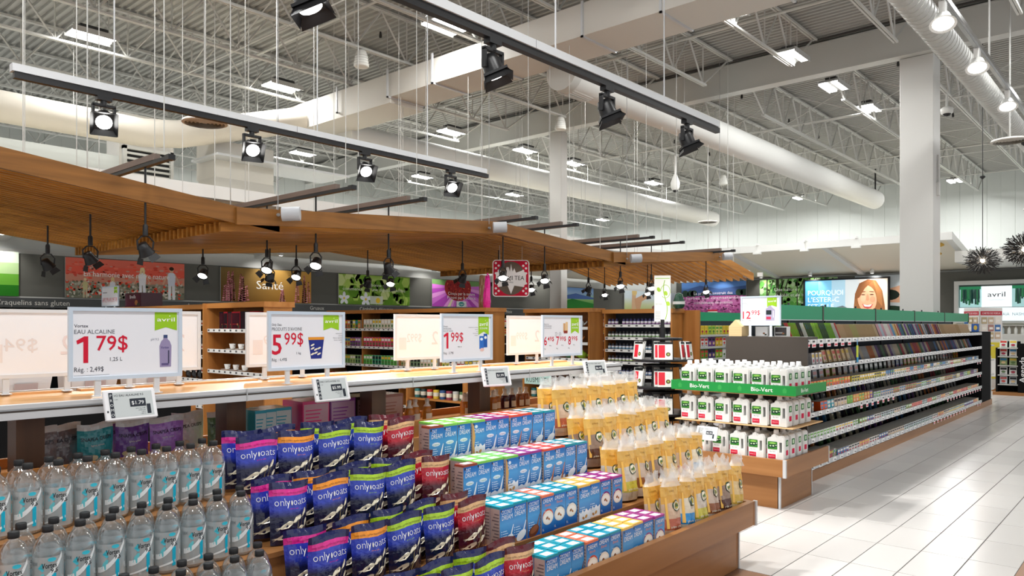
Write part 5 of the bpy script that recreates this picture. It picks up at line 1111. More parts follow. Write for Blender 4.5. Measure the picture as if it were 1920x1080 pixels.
def jug():
    W, D, H = .16, .115, .27; t = thing('cleaner_jug', 'x', 'jug')
    cols_ = [[(-.08,.0),(.03,.0),(.03,.222),(.012,.215),(.004,.236),(-.036,.236),(-.044,.212),(-.074,.2),(-.08,.19)], [(.03,0),(.055,0),(.055,.075),(.03,.075)], [(.03,.165),(.055,.165),(.055,.228),(.03,.222)], [(.055,0),(.08,0),(.08,.205),(.07,.222),(.055,.228)]]
    b = MB(); bev = .012
    for P in cols_:
        b.poly([(x,-D/2,z) for x, z in P]); b.poly([(x,D/2,z) for x, z in reversed(P)])
    outer = [(-.08,0),(.08,0),(.08,.205),(.07,.222),(.055,.228),(.03,.222),(.012,.215),(.004,.236),(-.036,.236),(-.044,.212),(-.074,.2),(-.08,.19)]; hole = [(.03,.075),(.03,.165),(.055,.165),(.055,.075)]
    for lp in (outer, hole):
        for i in range(len(lp)):
            (x0, z0), (x1, z1) = lp[i], lp[(i+1) % len(lp)]; b.poly([(x0,-D/2,z0),(x0,D/2,z0),(x1,D/2,z1),(x1,-D/2,z1)])
    o = b.build('jug_body', 'jug', t); me = o.data; bm = bmesh.new(); bm.from_mesh(me); bmesh.ops.remove_doubles(bm, verts=bm.verts, dist=1e-5)
    es = [e for e in bm.edges if len(e.link_faces) == 2 and e.calc_face_angle(0) > .9]; bmesh.ops.bevel(bm, geom=es, offset=.009, segments=2, affect='EDGES'); bmesh.ops.recalc_face_normals(bm, faces=bm.faces); bm.to_mesh(me); bm.free()
    b = MB(); b.lathe([(.023,.236),(.024,.238),(.022,.268),(.019,.272)], 12, (244,244,244), -.016, 0); b.build('cap', 'paint', t)
    p = MB(); y = -D/2-.0008
    p.shape([(-.068,.1),(.01,.1),(.014,.105),(.014,.165),(.008,.17),(-.066,.17),(-.071,.165),(-.071,.105)], y, (60,130,50)); p.shape([(-.068,.02),(.01,.02),(.014,.09),(-.071,.09)], y, (244,244,242)); p.rect(-.068,.0,.018,.058,y-.0004,(206,44,70)); p.rect(-.068,.0,.018,.024,y-.0005,(160,30,56))
    for cx, cz, q in ((-.05,.128,.017),(-.024,.13,.02),(.0,.136,.014)): p.disc(cx,cz,q,q*.85,y-.0004,(24,50,50),10); p.disc(cx+.003,cz+.002,q*.5,q*.35,y-.0006,(196,222,180),8)
    p.disc(-.028,.155,.03,.008,y-.0003,(140,196,90),10); p.text('Bio-Vert', -.028, .076, .011, y-.0004, (40,60,50), 'C', width=.05); p.text('lessive 2 L', -.034, .036, .008, y-.0007, (250,236,238), 'C', width=.05)
    x = .0815
    p.poly([(x,-.03,.13),(x,.03,.13),(x,.03,.185),(x,-.03,.185)], (40,110,60)); p.poly([(x+.0004,-.014,.14),(x+.0004,.016,.14),(x+.0004,.016,.175),(x+.0004,-.014,.175)], (200,224,190)); p.poly([(x,-.026,.05),(x,.026,.05),(x,.026,.095),(x,-.026,.095)], (206,44,80))
    p.build('label', 'matte', t); return t
j0 = jug(); jk = kids(j0); first = True
LZ = (.432, .738, 1.028); LN = ('bottom', 'middle', 'top')
for li in (2,1,0):
    for r in range(4):
        for k in range(6):
            if li < 2 and r > 0 and k < 5: 
                if not (li == 0 and r < 2): continue
            o = j0 if first else copy_tree(j0, ch=jk); first = False
            o.location = (6.665+.15*r+rr.uniform(-.004,.004), 3.55-.178*k+(.0 if li else .03), LZ[li]); o.rotation_euler = (0,0,-PI/2+rr.uniform(-.06,.06))
            o['label'] = 'white cleaner jug, %s layer of the stand, %s row back, %s from the spinner rack' % (LN[li], nth(r+1), nth(k+1)); o['group'] = 'white cleaner jugs on the stand'
for z, lb in ((.725,'lower'),(1.011,'upper')):
    b = MB(); b.rbox(6.575,7.32,2.52,3.68,z,z+.009,.003,(196,160,116)); o = b.build('cardboard_sheet', 'matte'); tag(o, 'tan cardboard sheet under the %s white jugs' % ('middle layer of' if lb == 'lower' else 'top layer of'), 'cardboard', 'cardboard sheets')
for i, (ya, yb) in enumerate(((3.105,3.71),(2.49,3.104))):
    t = thing('display_tray', 'green cardboard tray with white lettering around the top jugs, %s half' % ('left' if i == 0 else 'right'), 'tray', (6.56, yb, 1.021), -PI/2, 'green jug trays'); W = yb-ya; g = (20,140,60)
    b = MB(); b.box(0,W,0,.006,0,.088,g); b.box(0,W,.006,.76,0,.004,(190,154,110)); b.box(0,.006,.006,.76,0,.088,g); b.box(W-.006,W,.006,.76,0,.088,g); b.build('tray', 'paint', t)
    p = MB(); p.text('Bio-Vert', W*.5, .026, .036, -.0008, (240,246,238), 'C', width=.2, thin=.008)
    for u in (.16,.84): p.shape([(W*u-.016,.02),(W*u+.016,.02),(W*u+.02,.05),(W*u,.07),(W*u-.02,.05)], -.0008, (60,160,80))
    for a, c in ((.1,.3),(.26,.46)): pass
    if i: p.text('Bio-Vert', .12, .026, .036, 0, (240,246,238), fn=lambda a, c: (W+.0008, a, c), width=.17, thin=.008); p.rect(0,0,0,0,0,g)
    p.build('lettering', 'matte', t)
t = sign('framed sign for the jugs at 12 99$, clipped above the jug stand', 7.43, 3.39, .42, .3, 1.637, lambda p, W, H, y: (p.text('12', .022, .07, .075, y, RED, thin=.01, width=.085), p.text('99$', .115, .11, .045, y, RED, width=.09, thin=.005), p.text('Bio-Vert', .02, H-.075, .009, y, GR), p.text('DÉTERGENT À LESSIVE', .02, H-.09, .009, y, (150,152,160)), p.text('Rég. : 16,99$', .02, .045, .012, y, GR), ribbon(p, .28, H-.014, .1, .1, y, False), p.shape([(.265,.05),(.355,.05),(.36,.16),(.33,.185),(.32,.2),(.295,.2),(.29,.185),(.265,.17)], y-.0008, (170,164,190)), p.rect(.27,.325,.11,.155,y-.0011,(40,50,54)), p.rect(.272,.32,.062,.09,y-.0011,(190,60,90)), p.shape([(.34,.08),(.348,.08),(.348,.15),(.34,.15)], y-.0012, (226,226,236))), None, zshelf=1.526)
t.rotation_euler = (0,0,-PI/2); b = MB(); b.box(.18,.23,-.012,.012,.61,.65,(226,226,220)); b.build('top_clip', 'paint', t)
# goods on top of the jug stand
b = MB(); b.mesh([(0,-.12,0),(.14,-.12,0),(.14,.12,0),(0,.12,0),(0,-.12,.1),(.14,-.12,.1),(.14,.12,.1),(0,.12,.1),(.07,-.12,.17),(.07,.12,.17)], [(0,3,2,1),(0,1,5,8,4),(1,2,6,5),(2,3,7,9,6),(3,0,4,7),(5,6,9,8),(4,8,9,7)], (206,180,136))
for k in range(5): b.rect(.0,.14,.018+.018*k,.0195+.018*k,-.1206,(150,120,84))
t = thing('cardboard_house', 'tan cardboard box with a pitched roof on the jug stand top', 'box', (7.48,3.49,1.527), -PI/2); b.build('box_body', 'matte', t)
for i, (y, c) in enumerate(((3.2,(240,240,238)),(3.0,(236,236,234)))): small_box('white_box', 'small white box %s on the jug stand top' % ('nearest the tan house box' if i == 0 else 'with black window'), 'box', 7.54, y, 1.527, .13, .08, .1, c, (250,250,250) if i == 0 else (60,56,56), -PI/2, None, None, 2)
etag('white electronic tag on the jug stand in front of the bottom jugs', 6.5, 3.3, .63, -PI/2, 'BIO-VERT 2L', '$12.99')
# ---------------------------------------------------------------- spinner rack with red packs
sp = thing('spinner_rack', 'black round spinner rack with four tiers of red and clear packs', 'rack', (7.1,4.12,0))
b = MB(); b.lathe([(.26,0),(.26,.03),(.03,.05)], 20); b.build('base', 'black', sp); b = MB(); b.tube([(0,0,.04),(0,0,1.62)], .03, 10); b.build('pole', 'black', sp)
SZ = (1.28, 1.0, .72, .44)
for z in SZ:
    b = MB(); b.lathe([(.06,z-.02),(.31,z-.02),(.33,z),(.31,z+.005),(.06,z)], 18); b.lathe([(.1,z+.2),(.2,z+.2),(.21,z+.225),(.1,z+.23)], 18); b.build('tier', 'black', sp)
    for k in range(6):
        g = 2*PI*k/6; b = MB(); b.tube([(.22*math.cos(g),.22*math.sin(g),z),(.2*math.cos(g),.2*math.sin(g),z+.22)], .006, 5); b.build('wire', 'black', sp)
def redpack():
    b = MB(); b.box(-.075,.075,-.006,.006,0,.18,(226,226,222)); b.rect(-.066,.0,.02,.15,-.0066,(206,40,56)); b.rect(-.075,.075,.16,.18,-.0068,(30,30,32)); b.disc(.032,.055,.024,.022,-.0067,(90,70,40),10); b.disc(.032,.055,.012,.011,-.007,(150,170,90),8); b.rect(.008,.058,.1,.14,-.0067,(214,220,216))
    return b.build('snack_pack', 'gloss')
rp = redpack()
for ti, z in enumerate(SZ):
    for k in range(6):
        for r in range(2):
            g = -2.63 + 2*PI*k/6; a = g + .1 - .12*r; rad = .31-.04*r
            stock('snack_pack', 'packet', rp, (7.1+rad*math.cos(a), 4.12+rad*math.sin(a), z+.006), (-.12,0,a+PI/2+.12*r), 'red snack pack, %s spinner tier, %s peg round, %s' % (nth(ti+1), nth(k+1), 'outermost' if r == 0 else 'behind another'), 'red packs on the spinner rack')
t = thing('standing_sign', 'tall white header sign with green vine drawing above the spinner rack', 'sign', (7.1,4.12,1.62), -1.0); b = MB(); b.box(-.085,.085,-.006,.006,.06,.55,(240,240,234)); b.box(-.02,.02,-.015,.015,0,.08,(24,24,24)); b.build('board', 'paint', t)
p = MB(); y = -.0068; gr_ = (150,196,60); p.rect(-.075,.075,.515,.522,y,gr_)
def vine(pts, w_):
    for i in range(len(pts)-1):
        (a, c), (d, e) = pts[i], pts[i+1]; n_ = math.hypot(d-a, e-c); ux, uz = -(e-c)/n_*w_, (d-a)/n_*w_; p.shape([(a-ux,c-uz),(a+ux,c+uz),(d+ux,e+uz),(d-ux,e-uz)], y, gr_)
vine([(.0+.02*math.sin(k*.5)+.03, .08+.42*k/12) for k in range(13)], .004); vine([(.03-.05*math.cos(k*.42), .38+.07*math.sin(k*.42)) for k in range(14)], .0025)
for cx, cz in ((-.04,.4),(.035,.36),(.06,.25)): p.disc(cx,cz,.018,.026,y-.0003,(170,206,70),10,.4)
for k in range(7): p.rect(-.075,-.02,.08+.014*k,.085+.014*k,y,(190,190,186))
p.text('les vrais', -.07, .24, .014, y, (150,160,140)); p.build('print', 'matte', t)
# ---------------------------------------------------------------- honey oak tea and coffee units (face the camera aisle, -X)
def unit(name, lb, X, ytop, W, zs, H=1.87, D=.42, ndiv=1, rz=-PI/2, backc='blackm', steps=True):
    t = thing(name, lb, 'shelf unit', (X, ytop, 0), rz)
    for x in (0, W-.025): part('side_panel', 'unitwood', t, (x,x+.025,0,D,0,H-.03))
    part('top_board', 'unitwoodx', t, (-.02,W+.02,-.02,D+.02,H-.03,H+.03)); part('back_panel', backc, t, (.025,W-.025,D-.02,D,.1,H-.03)); part('plinth', 'unitwoodx', t, (.025,W-.025,.02,.05,0,.1))
    for k in range(1, ndiv+1): x = W*k/(ndiv+1); part('divider', 'unitwood', t, (x-.012,x+.012,.01,D-.02,.1,H-.03))
    for z in zs:
        s = part('shelf_board', 'unitwoodx', t, (.025,W-.025,.0,D-.02,z-.022,z)); b = MB(); b.box(.03,W-.03,-.014,0,z-.03,z+.012,(236,236,232))
        for k in range(int(W/.13)): b.rect(.04+.13*k,.08+.13*k,z-.018,z+.004,-.0146,(90,90,92))
        b.build('tag_strip', 'paint', s)
    return t
def U(X, ytop, x, y): return (X+y, ytop-x)        # unit frame -> world (unit faces -X)
rr = random.Random(33)
def tea_row(X, yt, x0, n, pitch, z, key, cols, w_, h, runs, lbf, grp, d=.07, y=.06):
    vs, cs = bset(key, 'tea_box', cols, w_, d, h); vi = 0
    for k in range(n):
        if k % runs == 0: vi = (vi+1) % len(cs)
        wx, wy = U(X, yt, x0+pitch*k, y); stock('tea_box', 'box', vs[vi], (wx,wy,z+.001), (0,0,-PI/2), lbf % nth(k+1), grp)
TX2, TYT = 8.2, 11.75
TS = (1.565, 1.255, .945, .62, .3)
unit('tea_shelf', 'long honey oak tea shelf with rows of bright tea boxes under the canopy', TX2, TYT, 4.0, TS, 1.87, .42, 3)
TC = [[(200,70,50),(226,120,60),(90,110,60),(226,206,50),(50,160,80),(240,150,70),(240,190,150)],[(120,50,140),(150,70,160),(180,90,170),(120,50,140),(200,180,80)],[(120,170,90),(170,190,110),(110,160,90),(236,206,140)],[(240,190,60),(226,100,60),(240,200,80),(200,70,50)]]
TC2 = [[(226,236,214),(236,226,206)],[(200,40,80),(210,50,90)],[(60,170,80),(90,190,70),(40,150,110)],[(190,50,40),(30,30,30)]]
for si, z in enumerate(TS[:4]):
    tea_row(TX2, TYT, .07, 12, .075, z, 'tea%d' % si, TC[si], .068, .16, 2 if si else 1, '%s tea box from the left, '+nth(si+1)+' tea shelf, left bay', 'tea boxes left bay')
    tea_row(TX2, TYT, 1.06, 11, .082, z, 'teb%d' % si, TC2[si], .072, .17, 3, '%s tea box from the divider, '+nth(si+1)+' tea shelf, second bay', 'tea boxes second bay')
    tea_row(TX2, TYT, 2.06, 11, .082, z, 'tec%d' % si, [(206,214,196),(196,170,120),(110,140,100),(226,206,180)], .072, .15, 3, '%s tea box from the divider, '+nth(si+1)+' tea shelf, third bay', 'tea boxes third bay')
    tea_row(TX2, TYT, 3.06, 10, .085, z, 'ted%d' % si, [(60,110,90),(206,190,90),(226,226,220),(170,60,50)], .075, .15, 2, '%s tea box from the divider, '+nth(si+1)+' tea shelf, right bay', 'tea boxes right bay')
# vitamins unit
VX, VYT = 9.4, 6.45; VS = (1.635, 1.45, 1.27, 1.09, .9, .7)
unit('vitamin_shelf', 'honey oak shelf packed with small white capped supplement bottles', VX, VYT, 1.15, VS, 1.84, .3, 0, backc='navy')
def pill(c, c2):
    b = MB(); b.lathe([(.022,0),(.025,.004),(.025,.028,),(.025,.062),(.02,.07)], 10, c); b.lathe([(.0255,.02),(.0255,.058)], 10, (240,240,244), cap=False); b.lathe([(.0257,.022),(.0257,.034)], 10, c2, cap=False); b.lathe([(.02,.07),(.02,.092),(.018,.095)], 10, (40,40,90) if c2[1] < 150 else (36,36,40)); return b.build('supplement_bottle', 'paint')
PV = [pill((70,60,120),(150,90,160)), pill((60,70,60),(120,190,90)), pill((60,80,110),(60,150,190)), pill((60,60,90),(160,196,80)), pill((50,60,120),(90,150,200)), pill((70,60,90),(226,150,90))]
for si, z in enumerate(VS):
    for k in range(17):
        if si == 0 and k == 3: continue
        wx, wy = U(VX, VYT, .07+.063*k, .05); stock('supplement_bottle', 'bottle', PV[si], (wx,wy,z+.001), (0,0,R.uniform(0,6)), '%s supplement bottle from the left, %s shelf of the supplement unit' % (nth(k+1), nth(si+1)), 'supplement bottles')
# teapot unit
PX, PYT = 9.1, 7.75; PS = (1.6, 1.37, 1.13, .85)
unit('teapot_shelf', 'honey oak shelf with colourful teapots beside the supplement shelf', PX, PYT, 1.25, PS, 1.86, .36, 0, backc='endwood')
def teapot(c, lb, x, si, k=1.0, yw=.1):
    wx, wy = U(PX, PYT, x, yw); t = thing('teapot', lb, 'teapot', (wx,wy,PS[si]+.001), -PI/2+.3, 'teapots on the oak shelf')
    b = MB(); b.lathe([(.04*k,0),(.065*k,.02*k),(.075*k,.055*k),(.06*k,.095*k),(.03*k,.108*k)], 16, c); b.build('pot', 'gloss', t)
    b = MB(); b.lathe([(.032*k,.107*k),(.03*k,.115*k),(.008*k,.122*k),(.012*k,.132*k),(.0,.138*k)], 12, c); b.build('lid', 'gloss', t)
    b = MB(); b.tube([(.065*k,0,.045*k),(.1*k,0,.065*k),(.115*k,0,.095*k)], .012*k, 8, c, rr=[.016*k,.012*k,.008*k]); b.build('spout', 'gloss', t)
    b = MB(); b.tube([(-.06*k,0,.085*k),(-.1*k,0,.085*k),(-.108*k,0,.05*k),(-.07*k,0,.03*k)], .008*k, 6, c); b.build('handle', 'gloss', t)
for a in (((226,190,190),'pale patterned teapot on the top shelf',.5,0),((196,40,50),'red teapot on the top shelf',.78,0),((206,214,210),'silver white teapot on the top shelf',1.0,0),((230,226,220),'white square mug pot on the second shelf',.5,1),((150,180,60),'lime teapot on the second shelf',.72,1),((190,120,50),'ochre teapot on the second shelf',.95,1),((234,232,228),'white teapot on the third shelf',.55,2),((60,120,90),'dark green teapot on the third shelf',.82,2),((150,190,60),'bright green teapot on the third shelf',1.05,2)): teapot(a[0], a[1]+' of the teapot unit', a[2], a[3])
# coffee unit with cups
CX_, CYT = 4.4, 8.78; CS = (1.585, 1.345, 1.1)
unit('coffee_shelf', 'honey oak shelf with white cups and dark coffee boxes', CX_, CYT, 1.3, CS, 1.87, .34, 0, backc='endwood')
part('top_gable', 'unitwood', bpy.data.objects['coffee_shelf'], (-.02,.02,-.05,.36,0,1.9))
for i in range(6):
    c = [(60,20,30),(40,24,30),(70,30,36)][i % 3]; wx, wy = U(CX_, CYT, .3+.1*i if i < 3 else .62+.2*(i-3)+.02, .08)
    small_box('coffee_box', 'dark coffee box with a red edge on the top cup shelf, %s from the gable' % nth(i+1), 'box', wx, wy, CS[0]+.001, .09 if i < 3 else .19, .12, .21, (150,30,40) if i % 2 else (24,24,30), c, -PI/2, 'dark coffee boxes', None, 1)
def cup(lb, x, si):
    wx, wy = U(CX_, CYT, x, .1); t = thing('coffee_cup', lb, 'cup', (wx,wy,CS[si]+.001), -PI/2, 'white coffee cups')
    b = MB(); b.lathe([(.02,.008),(.075,.014),(.078,.018),(.03,.012)], 16, (244,244,240)); b.build('saucer', 'gloss', t)
    b = MB(); b.lathe([(.022,.014),(.032,.03),(.04,.075),(.036,.075),(.03,.03),(0,.02)], 14, (246,246,242), cap=False); b.build('cup_bowl', 'gloss', t)
    b = MB(); b.tube([(.037,0,.065),(.058,0,.06),(.055,0,.035),(.033,0,.035)], .005, 6, (246,246,242)); b.build('handle', 'gloss', t)
for x, si in ((.42,1),(.62,1),(.3,2),(.5,2),(.7,2)): cup('white coffee cup on saucer, %s cup shelf, %s from the gable' % (('','upper','lower')[si], nth(int(x*5))), x, si)
# black coffee bag unit
BX, BYT = 4.55, 12.1
unit('coffee_bag_shelf', 'honey oak unit of black coffee bags left of the cup shelf', BX, BYT, 3.2, (1.55,1.25,.95,.62), 1.87, .4, 2)
bb, BF = grid_bag(.12, .25, .07, [(0,1,(26,24,26))], 77, .04, 8, 8); cb = bb.build('coffee_bag', 'foil'); p = MB(); p.rect(-.035,.035,.08,.15,-.047,(206,200,190)); p.rect(-.03,.03,.1,.12,-.0475,(150,50,50)); p.build('label', 'matte', cb)
ck = kids(cb); first = True
for si, z in enumerate((1.55,1.25,.95,.62)):
    for k in range(18):
        if min(abs(.3+.155*k-q) for q in (1.067,2.133,0,3.2)) < .08: continue
        wx, wy = U(BX, BYT, .3+.155*k, .1); o = cb if first else copy_tree(cb, ch=ck); first = False
        o.location = (wx,wy,z+.001); o.rotation_euler = (0,0,-PI/2+R.uniform(-.3,.3)); tag(o, 'black coffee bag, %s shelf of the bag unit, %s from the right end' % (nth(si+1), nth(18-k)), 'bag', 'black coffee bags')
t = small_box('appliance_box', 'dark purple appliance box with white lettering on the coffee bag unit', 'box', 4.7, 11.3, 1.901, .55, .3, .2, (70,24,44), (84,28,52), -PI/2, None, None, 0); p = MB(); p.text('Breville', 0, .12, .05, -.1535, (226,220,222), 'C', width=.2); p.build('lettering', 'matte', t)
t = sign('small framed multi price sign standing on the coffee bag unit', 4.5, 12.3, .62, .3, 1.92, lambda p, W, H, y: (p.text('6 49 12 99 6 49 10 99 7 49', .02, .06, .07, y, RED, width=.55), ribbon(p, .46, H-.016, .12, .1, y, False), p.rect(.03,.2,.2,.21,y,GR)), None, zshelf=1.9); t.rotation_euler = (0,0,-PI/2)
# low islands behind the sign shelf
lo = thing('low_island', 'low oak island with white bins behind the sign shelf at left', 'shelf unit', (.6,6.6,0)); part('body', 'unitwoodx', lo, (0,2.6,0,.8,0,1.0)); part('top_board', 'unitwoodx', lo, (-.02,2.62,-.02,.82,1.0,1.03)); part('dark_front', 'blackm', lo, (.05,2.55,-.01,0,.1,.95))
for i in range(5):
    t = thing('clear_bin', 'white acrylic bin on the low island, %s from its left end' % nth(i+1), 'bin', (.9+.5*i,6.85,1.03), 0, 'white bins on the low island'); b = MB(); b.mesh([(-.16,-.1,0),(.16,-.1,0),(.16,.2,0),(-.16,.2,0),(-.18,-.16,.22),(.18,-.16,.22),(.18,.2,.3),(-.18,.2,.3)], [(0,3,2,1),(0,1,5,4),(1,2,6,5),(2,3,7,6),(3,0,4,7)], (226,222,220)); b.build('bin_body', 'paint', t); p = MB(); p.mesh([(-.08,-.143,.1),(.08,-.143,.1),(.08,-.156,.16),(-.08,-.156,.16)], [(0,1,2,3)], (190,170,166)); p.build('label', 'matte', t)
for i, (x, y) in enumerate(((6.0,7.0),(7.0,6.0))):
    t = thing('low_cabinet', ('white topped oak cabinet with a dark open front, behind the brown juice bottles','white topped oak cabinet beside the right end of the sign shelf')[i], 'cabinet', (x,y,0), -PI/2); part('top_board', 'steelwhite', t, (-.02,1.02,-.02,.52,1.05,1.09))
    for q in (0,.97): part('side_panel', 'unitwood', t, (q,q+.03,0,.5,0,1.05))
    part('back_panel', 'blackm', t, (.03,.97,.46,.48,0,1.05)); part('shelf_board', 'unitwoodx', t, (.03,.97,.02,.46,.75,.77)); part('shelf_board', 'unitwoodx', t, (.03,.97,.02,.46,.4,.42))
    if i: p = MB(); p.rect(.05,.5,.93,1.04,-.021,(190,222,214)); p.text('KUSMI TEA', .08, .955, .06, -.022, (50,60,60), width=.36); p.build('lettering_panel', 'matte', t)
    for k in range(8):
        c = [(60,130,130),(40,60,60),(196,60,50),(226,190,60),(60,90,140),(150,60,80),(206,206,200),(90,120,70)][k]; b = MB(); b.lathe([(.037,0),(.037,.1),(.034,.104),(.0,.106)], 12, c); b.lathe([(.0375,.03),(.0375,.075)], 12, (236,230,210), cap=False); wx, wy = U(x, y, .1+.11*k, .1)
        o = b.build('tea_tin', 'gloss'); o.location = (wx,wy,.771); tag(o, '%s tea tin inside the %s, %s from its left' % (cname(c), ('cabinet behind the juice bottles','cabinet by the sign shelf end')[i], nth(k+1)), 'tin', 'tea tins in the low cabinets')
# second gondola behind the spinner
g2 = thing('gondola', 'second gondola with green header, behind the spinner rack and jug stand', 'shelving', (9.75,5.05,0)); L2 = 8
part('base_kick', 'endwood', g2, (0,L2,-.01,.03,0,.11)); part('back_panel', 'navy', g2, (0,L2,.4,.43,.1,1.7)); part('header_panel', bpy.data.materials['green_header'], g2, (0,L2,.2,.22,1.7,1.83)); part('end_panel', 'unitwood', g2, (-.03,0,0,.44,0,1.85))
for z in (1.5,1.33,1.16,.9,.6): part('shelf_board', 'steelwhite', g2, (0,L2,0,.4,z-.03,z)); 
YG = [[(240,210,60),(200,220,80),(240,226,120)],[(236,230,226),(130,80,150),(226,190,60)],[(120,160,60),(90,70,130),(150,190,60),(240,240,236)],[(170,180,60),(226,220,200),(150,60,70)]]
for si, z in enumerate((1.5,1.33,1.16,.9)):
    vs, cs = bset('g2%d' % si, 'yellow_carton' if si == 0 else 'boxed_snack', YG[si], .1, .12, .13)
    for k in range(26): stock('boxed_snack', 'box', vs[(k//2) % len(vs)], (9.85+.115*k, 5.13, z+.001), (0,0,0), '%s boxed snack, %s from the near end, %s shelf, second gondola' % (cname(cs[(k//2) % len(cs)]), nth(k+1), nth(si+1)), 'boxes on the second gondola')
# jar and small teapot on the gondola end
t = thing('animal_jar', 'round white and green ceramic jar at the end of the second gondola', 'jar', (9.55,5.0,1.42)); 
t.location = (9.5,5.25,1.87); b = MB(); b.lathe([(.05,0),(.08,.03),(.085,.09),(.06,.16),(.05,.2),(.02,.22),(0,.225)], 14, (40,80,60)); b.build('jar', 'gloss', t); b = MB(); b.lathe([(.086,.06),(.0865,.1)], 14, (236,236,230), cap=False); b.build('band', 'gloss', t)
t = thing('gift_bag', 'shiny magenta gift bag standing on top of the oak shelves', 'bag', (8.45,7.95,1.901), -PI/2-.4); b, F = grid_bag(.22, .5, .12, [(0,1,(226,40,150))], 9, .05, 8, 10, .02, .01); b.build('bag', 'foil', t); b = MB(); b.tube([(-.05,0,.48),(0,0,.53),(.05,0,.48)], .008, 6, (200,30,130)); b.build('tie', 'gloss', t)
t = thing('gift_bag', 'bronze crinkled gift bag behind the magenta gift bag', 'bag', (8.6,8.2,1.901), -PI/2); b, F = grid_bag(.16, .52, .1, [(0,1,(130,96,70))], 19, .05, 8, 10, .02, .01); b.build('bag', 'foil', t)
# hanging shop sign
t = thing('hanging_sign', 'red square hanging sign with rounded corners and white flower border', 'sign', (10.1,8.93,2.47), math.radians(-44)); W = .33
def rounded(w_, r, y): return [(w_*sx+r*(math.cos(a)-1)*1*(1 if sx > 0 else 1)*0 + (sx*(w_-r)-sx*w_) + r*math.cos(a), sz*(w_-r)+r*math.sin(a)) for sx, sz, a0 in ((1,1,0),(-1,1,PI/2),(-1,-1,PI),(1,-1,1.5*PI)) for a in [a0+PI/8*k for k in range(5)]]
b = MB(); P = rounded(W, .06, 0); n = len(P); b.mesh([(x,-.01,z) for x, z in P]+[(x,.01,z) for x, z in P], [tuple(range(n)), tuple(range(2*n-1,n-1,-1))]+[(i,n+i,n+(i+1) % n,(i+1) % n) for i in range(n)], (240,236,232)); b.build('board', 'paint', t)
p = MB(); p.shape(rounded(W*.95,.05,0), -.0106, (206,30,60)); p.disc(0,0,.26,.3,-.011,(110,96,84),24); p.shape([(-.27,-.1),(-.27,.1),(-.2,.14),(-.1,.1),(-.08,.2),(-.04,.2),(-.02,.12),(.0,.26),(.03,.12),(.06,.18),(.09,.1),(.2,.14),(.27,.1),(.27,-.1),(.2,-.15),(.06,-.13),(0,-.28),(-.06,-.13),(-.2,-.15)], -.0115, (244,240,238))
for sx in (-1,1):
    for sz in (-1,1):
        for k in range(5): p.disc(sx*(.27-.05*(k % 2)), sz*(.27-.045*k), .022, .022, -.0113, (246,240,240), 6)
p.text('KUSMI TEA', 0, -.03, .075, -.012, (40,36,36), 'C', width=.47); p.text('PARIS', 0, -.085, .025, -.012, (60,56,56), 'C', width=.08); p.build('print', 'matte', t)
for x in (-.2,.2): b = MB(); b.tube([(x,0,.33),(x,0,.7)], .004, 4); b.build('wire', 'cord', t)
b = MB(); b.tube([(-.45,0,.695),(.45,0,.695)], .012, 6); b.build('hanger_bar', 'black', t)
# ---------------------------------------------------------------- right end: pendants, cosmetics counter, agenda stand, card spinner
def pendant(x, y, z, lb, r=.37):
    t = thing('pendant_lamp', lb, 'pendant lamp', (x,y,z), 0, 'black twig pendant lamps'); rs = random.Random(int(x*10+y*100)); b = MB(); n = 190
    for i in range(n):
        ph = math.acos(1-2*(i+.5)/n); th = PI*(1+5**.5)*i; d = Vector((math.cos(th)*math.sin(ph), math.sin(th)*math.sin(ph), math.cos(ph)*.86)); e = d*r*rs.uniform(.9,1.05); s = d*r*.35
        b.tube([s, (s+e)/2+Vector((rs.uniform(-.02,.02) for _ in range(3))), e], .0055, 4, (34,32,32), True)
        q = (s+e)/2; b.tube([q, e+Vector((rs.uniform(-.06,.06) for _ in range(3)))], .006, 3, (34,32,32), False)
    tag(b.build('twigs', 'paint', t), kind='stuff'); b = MB(); b.lathe([(0,-.05),(.035,-.035),(.05,0),(.035,.035),(0,.05)], 12); b.build('bulb', 'halo', t)
    b = MB(); b.tube([(0,0,r*.3),(0,0,8.06-z)], .008, 6, (60,60,60)); b.lathe([(.05,1.93),(.06,1.9),(.0,1.85)], 10, (40,40,40), cap=False); b.build('cord', 'paint', t)
    l = bpy.data.lights.new('pendant_bulb', 'POINT'); l.energy = 25; l.color = (1,.75,.5); l.shadow_soft_size = .05; o = bpy.data.objects.new('pendant_bulb', l); COL.objects.link(o); o.parent = t
pendant(20.0, 3.33, 3.1, 'black twig ball pendant lamp with glowing bulb, fully in view')
pendant(16.3, 2.06, 3.0, 'black twig ball pendant lamp cut by the right edge of view', .35)
t = thing('lightbox_sign', 'white framed light box with plant pictures and dark lettering', 'sign', (30.62,5.95,1.75), -PI/2); W = 3.2
b = MB()
for q in ((0,W,1.28,1.42),(0,.14,0,1.28),(0,W,-.06,0)): b.box(q[0],q[1],-.14,.0,q[2],q[3],(206,206,202))
b.build('frame', 'paint', t)
for i, (x0, x1) in enumerate(((.18,.82),(.84,1.72),(1.74,2.5))):
    p = MB(); p.box(x0,x1,-.12,-.02,.5,1.22,(150,190,190) if i != 1 else (240,248,250)); y = -.122
    if i != 1:
        rs = random.Random(i)
        for k in range(26): x = rs.uniform(x0+.02,x1-.08); z = rs.uniform(.55,.85); p.shape([(x,z),(x+.06,z),(x+.05,1.2),(x+.01,1.2)], y-.0005*(k % 3), rs.choice([(20,70,50),(30,100,60),(16,50,44)]))
        p.rect(x0,x1,1.12,1.22,y-.003,(20,110,70))
    else: p.text('avril', (x0+x1)/2, .85, .17, y, (40,40,44), 'C', width=.52); p.text('cosmétiques', (x0+x1)/2, .72, .06, y, (170,180,186), 'C', width=.5)
    p.build('light_panel', 'screen', t)
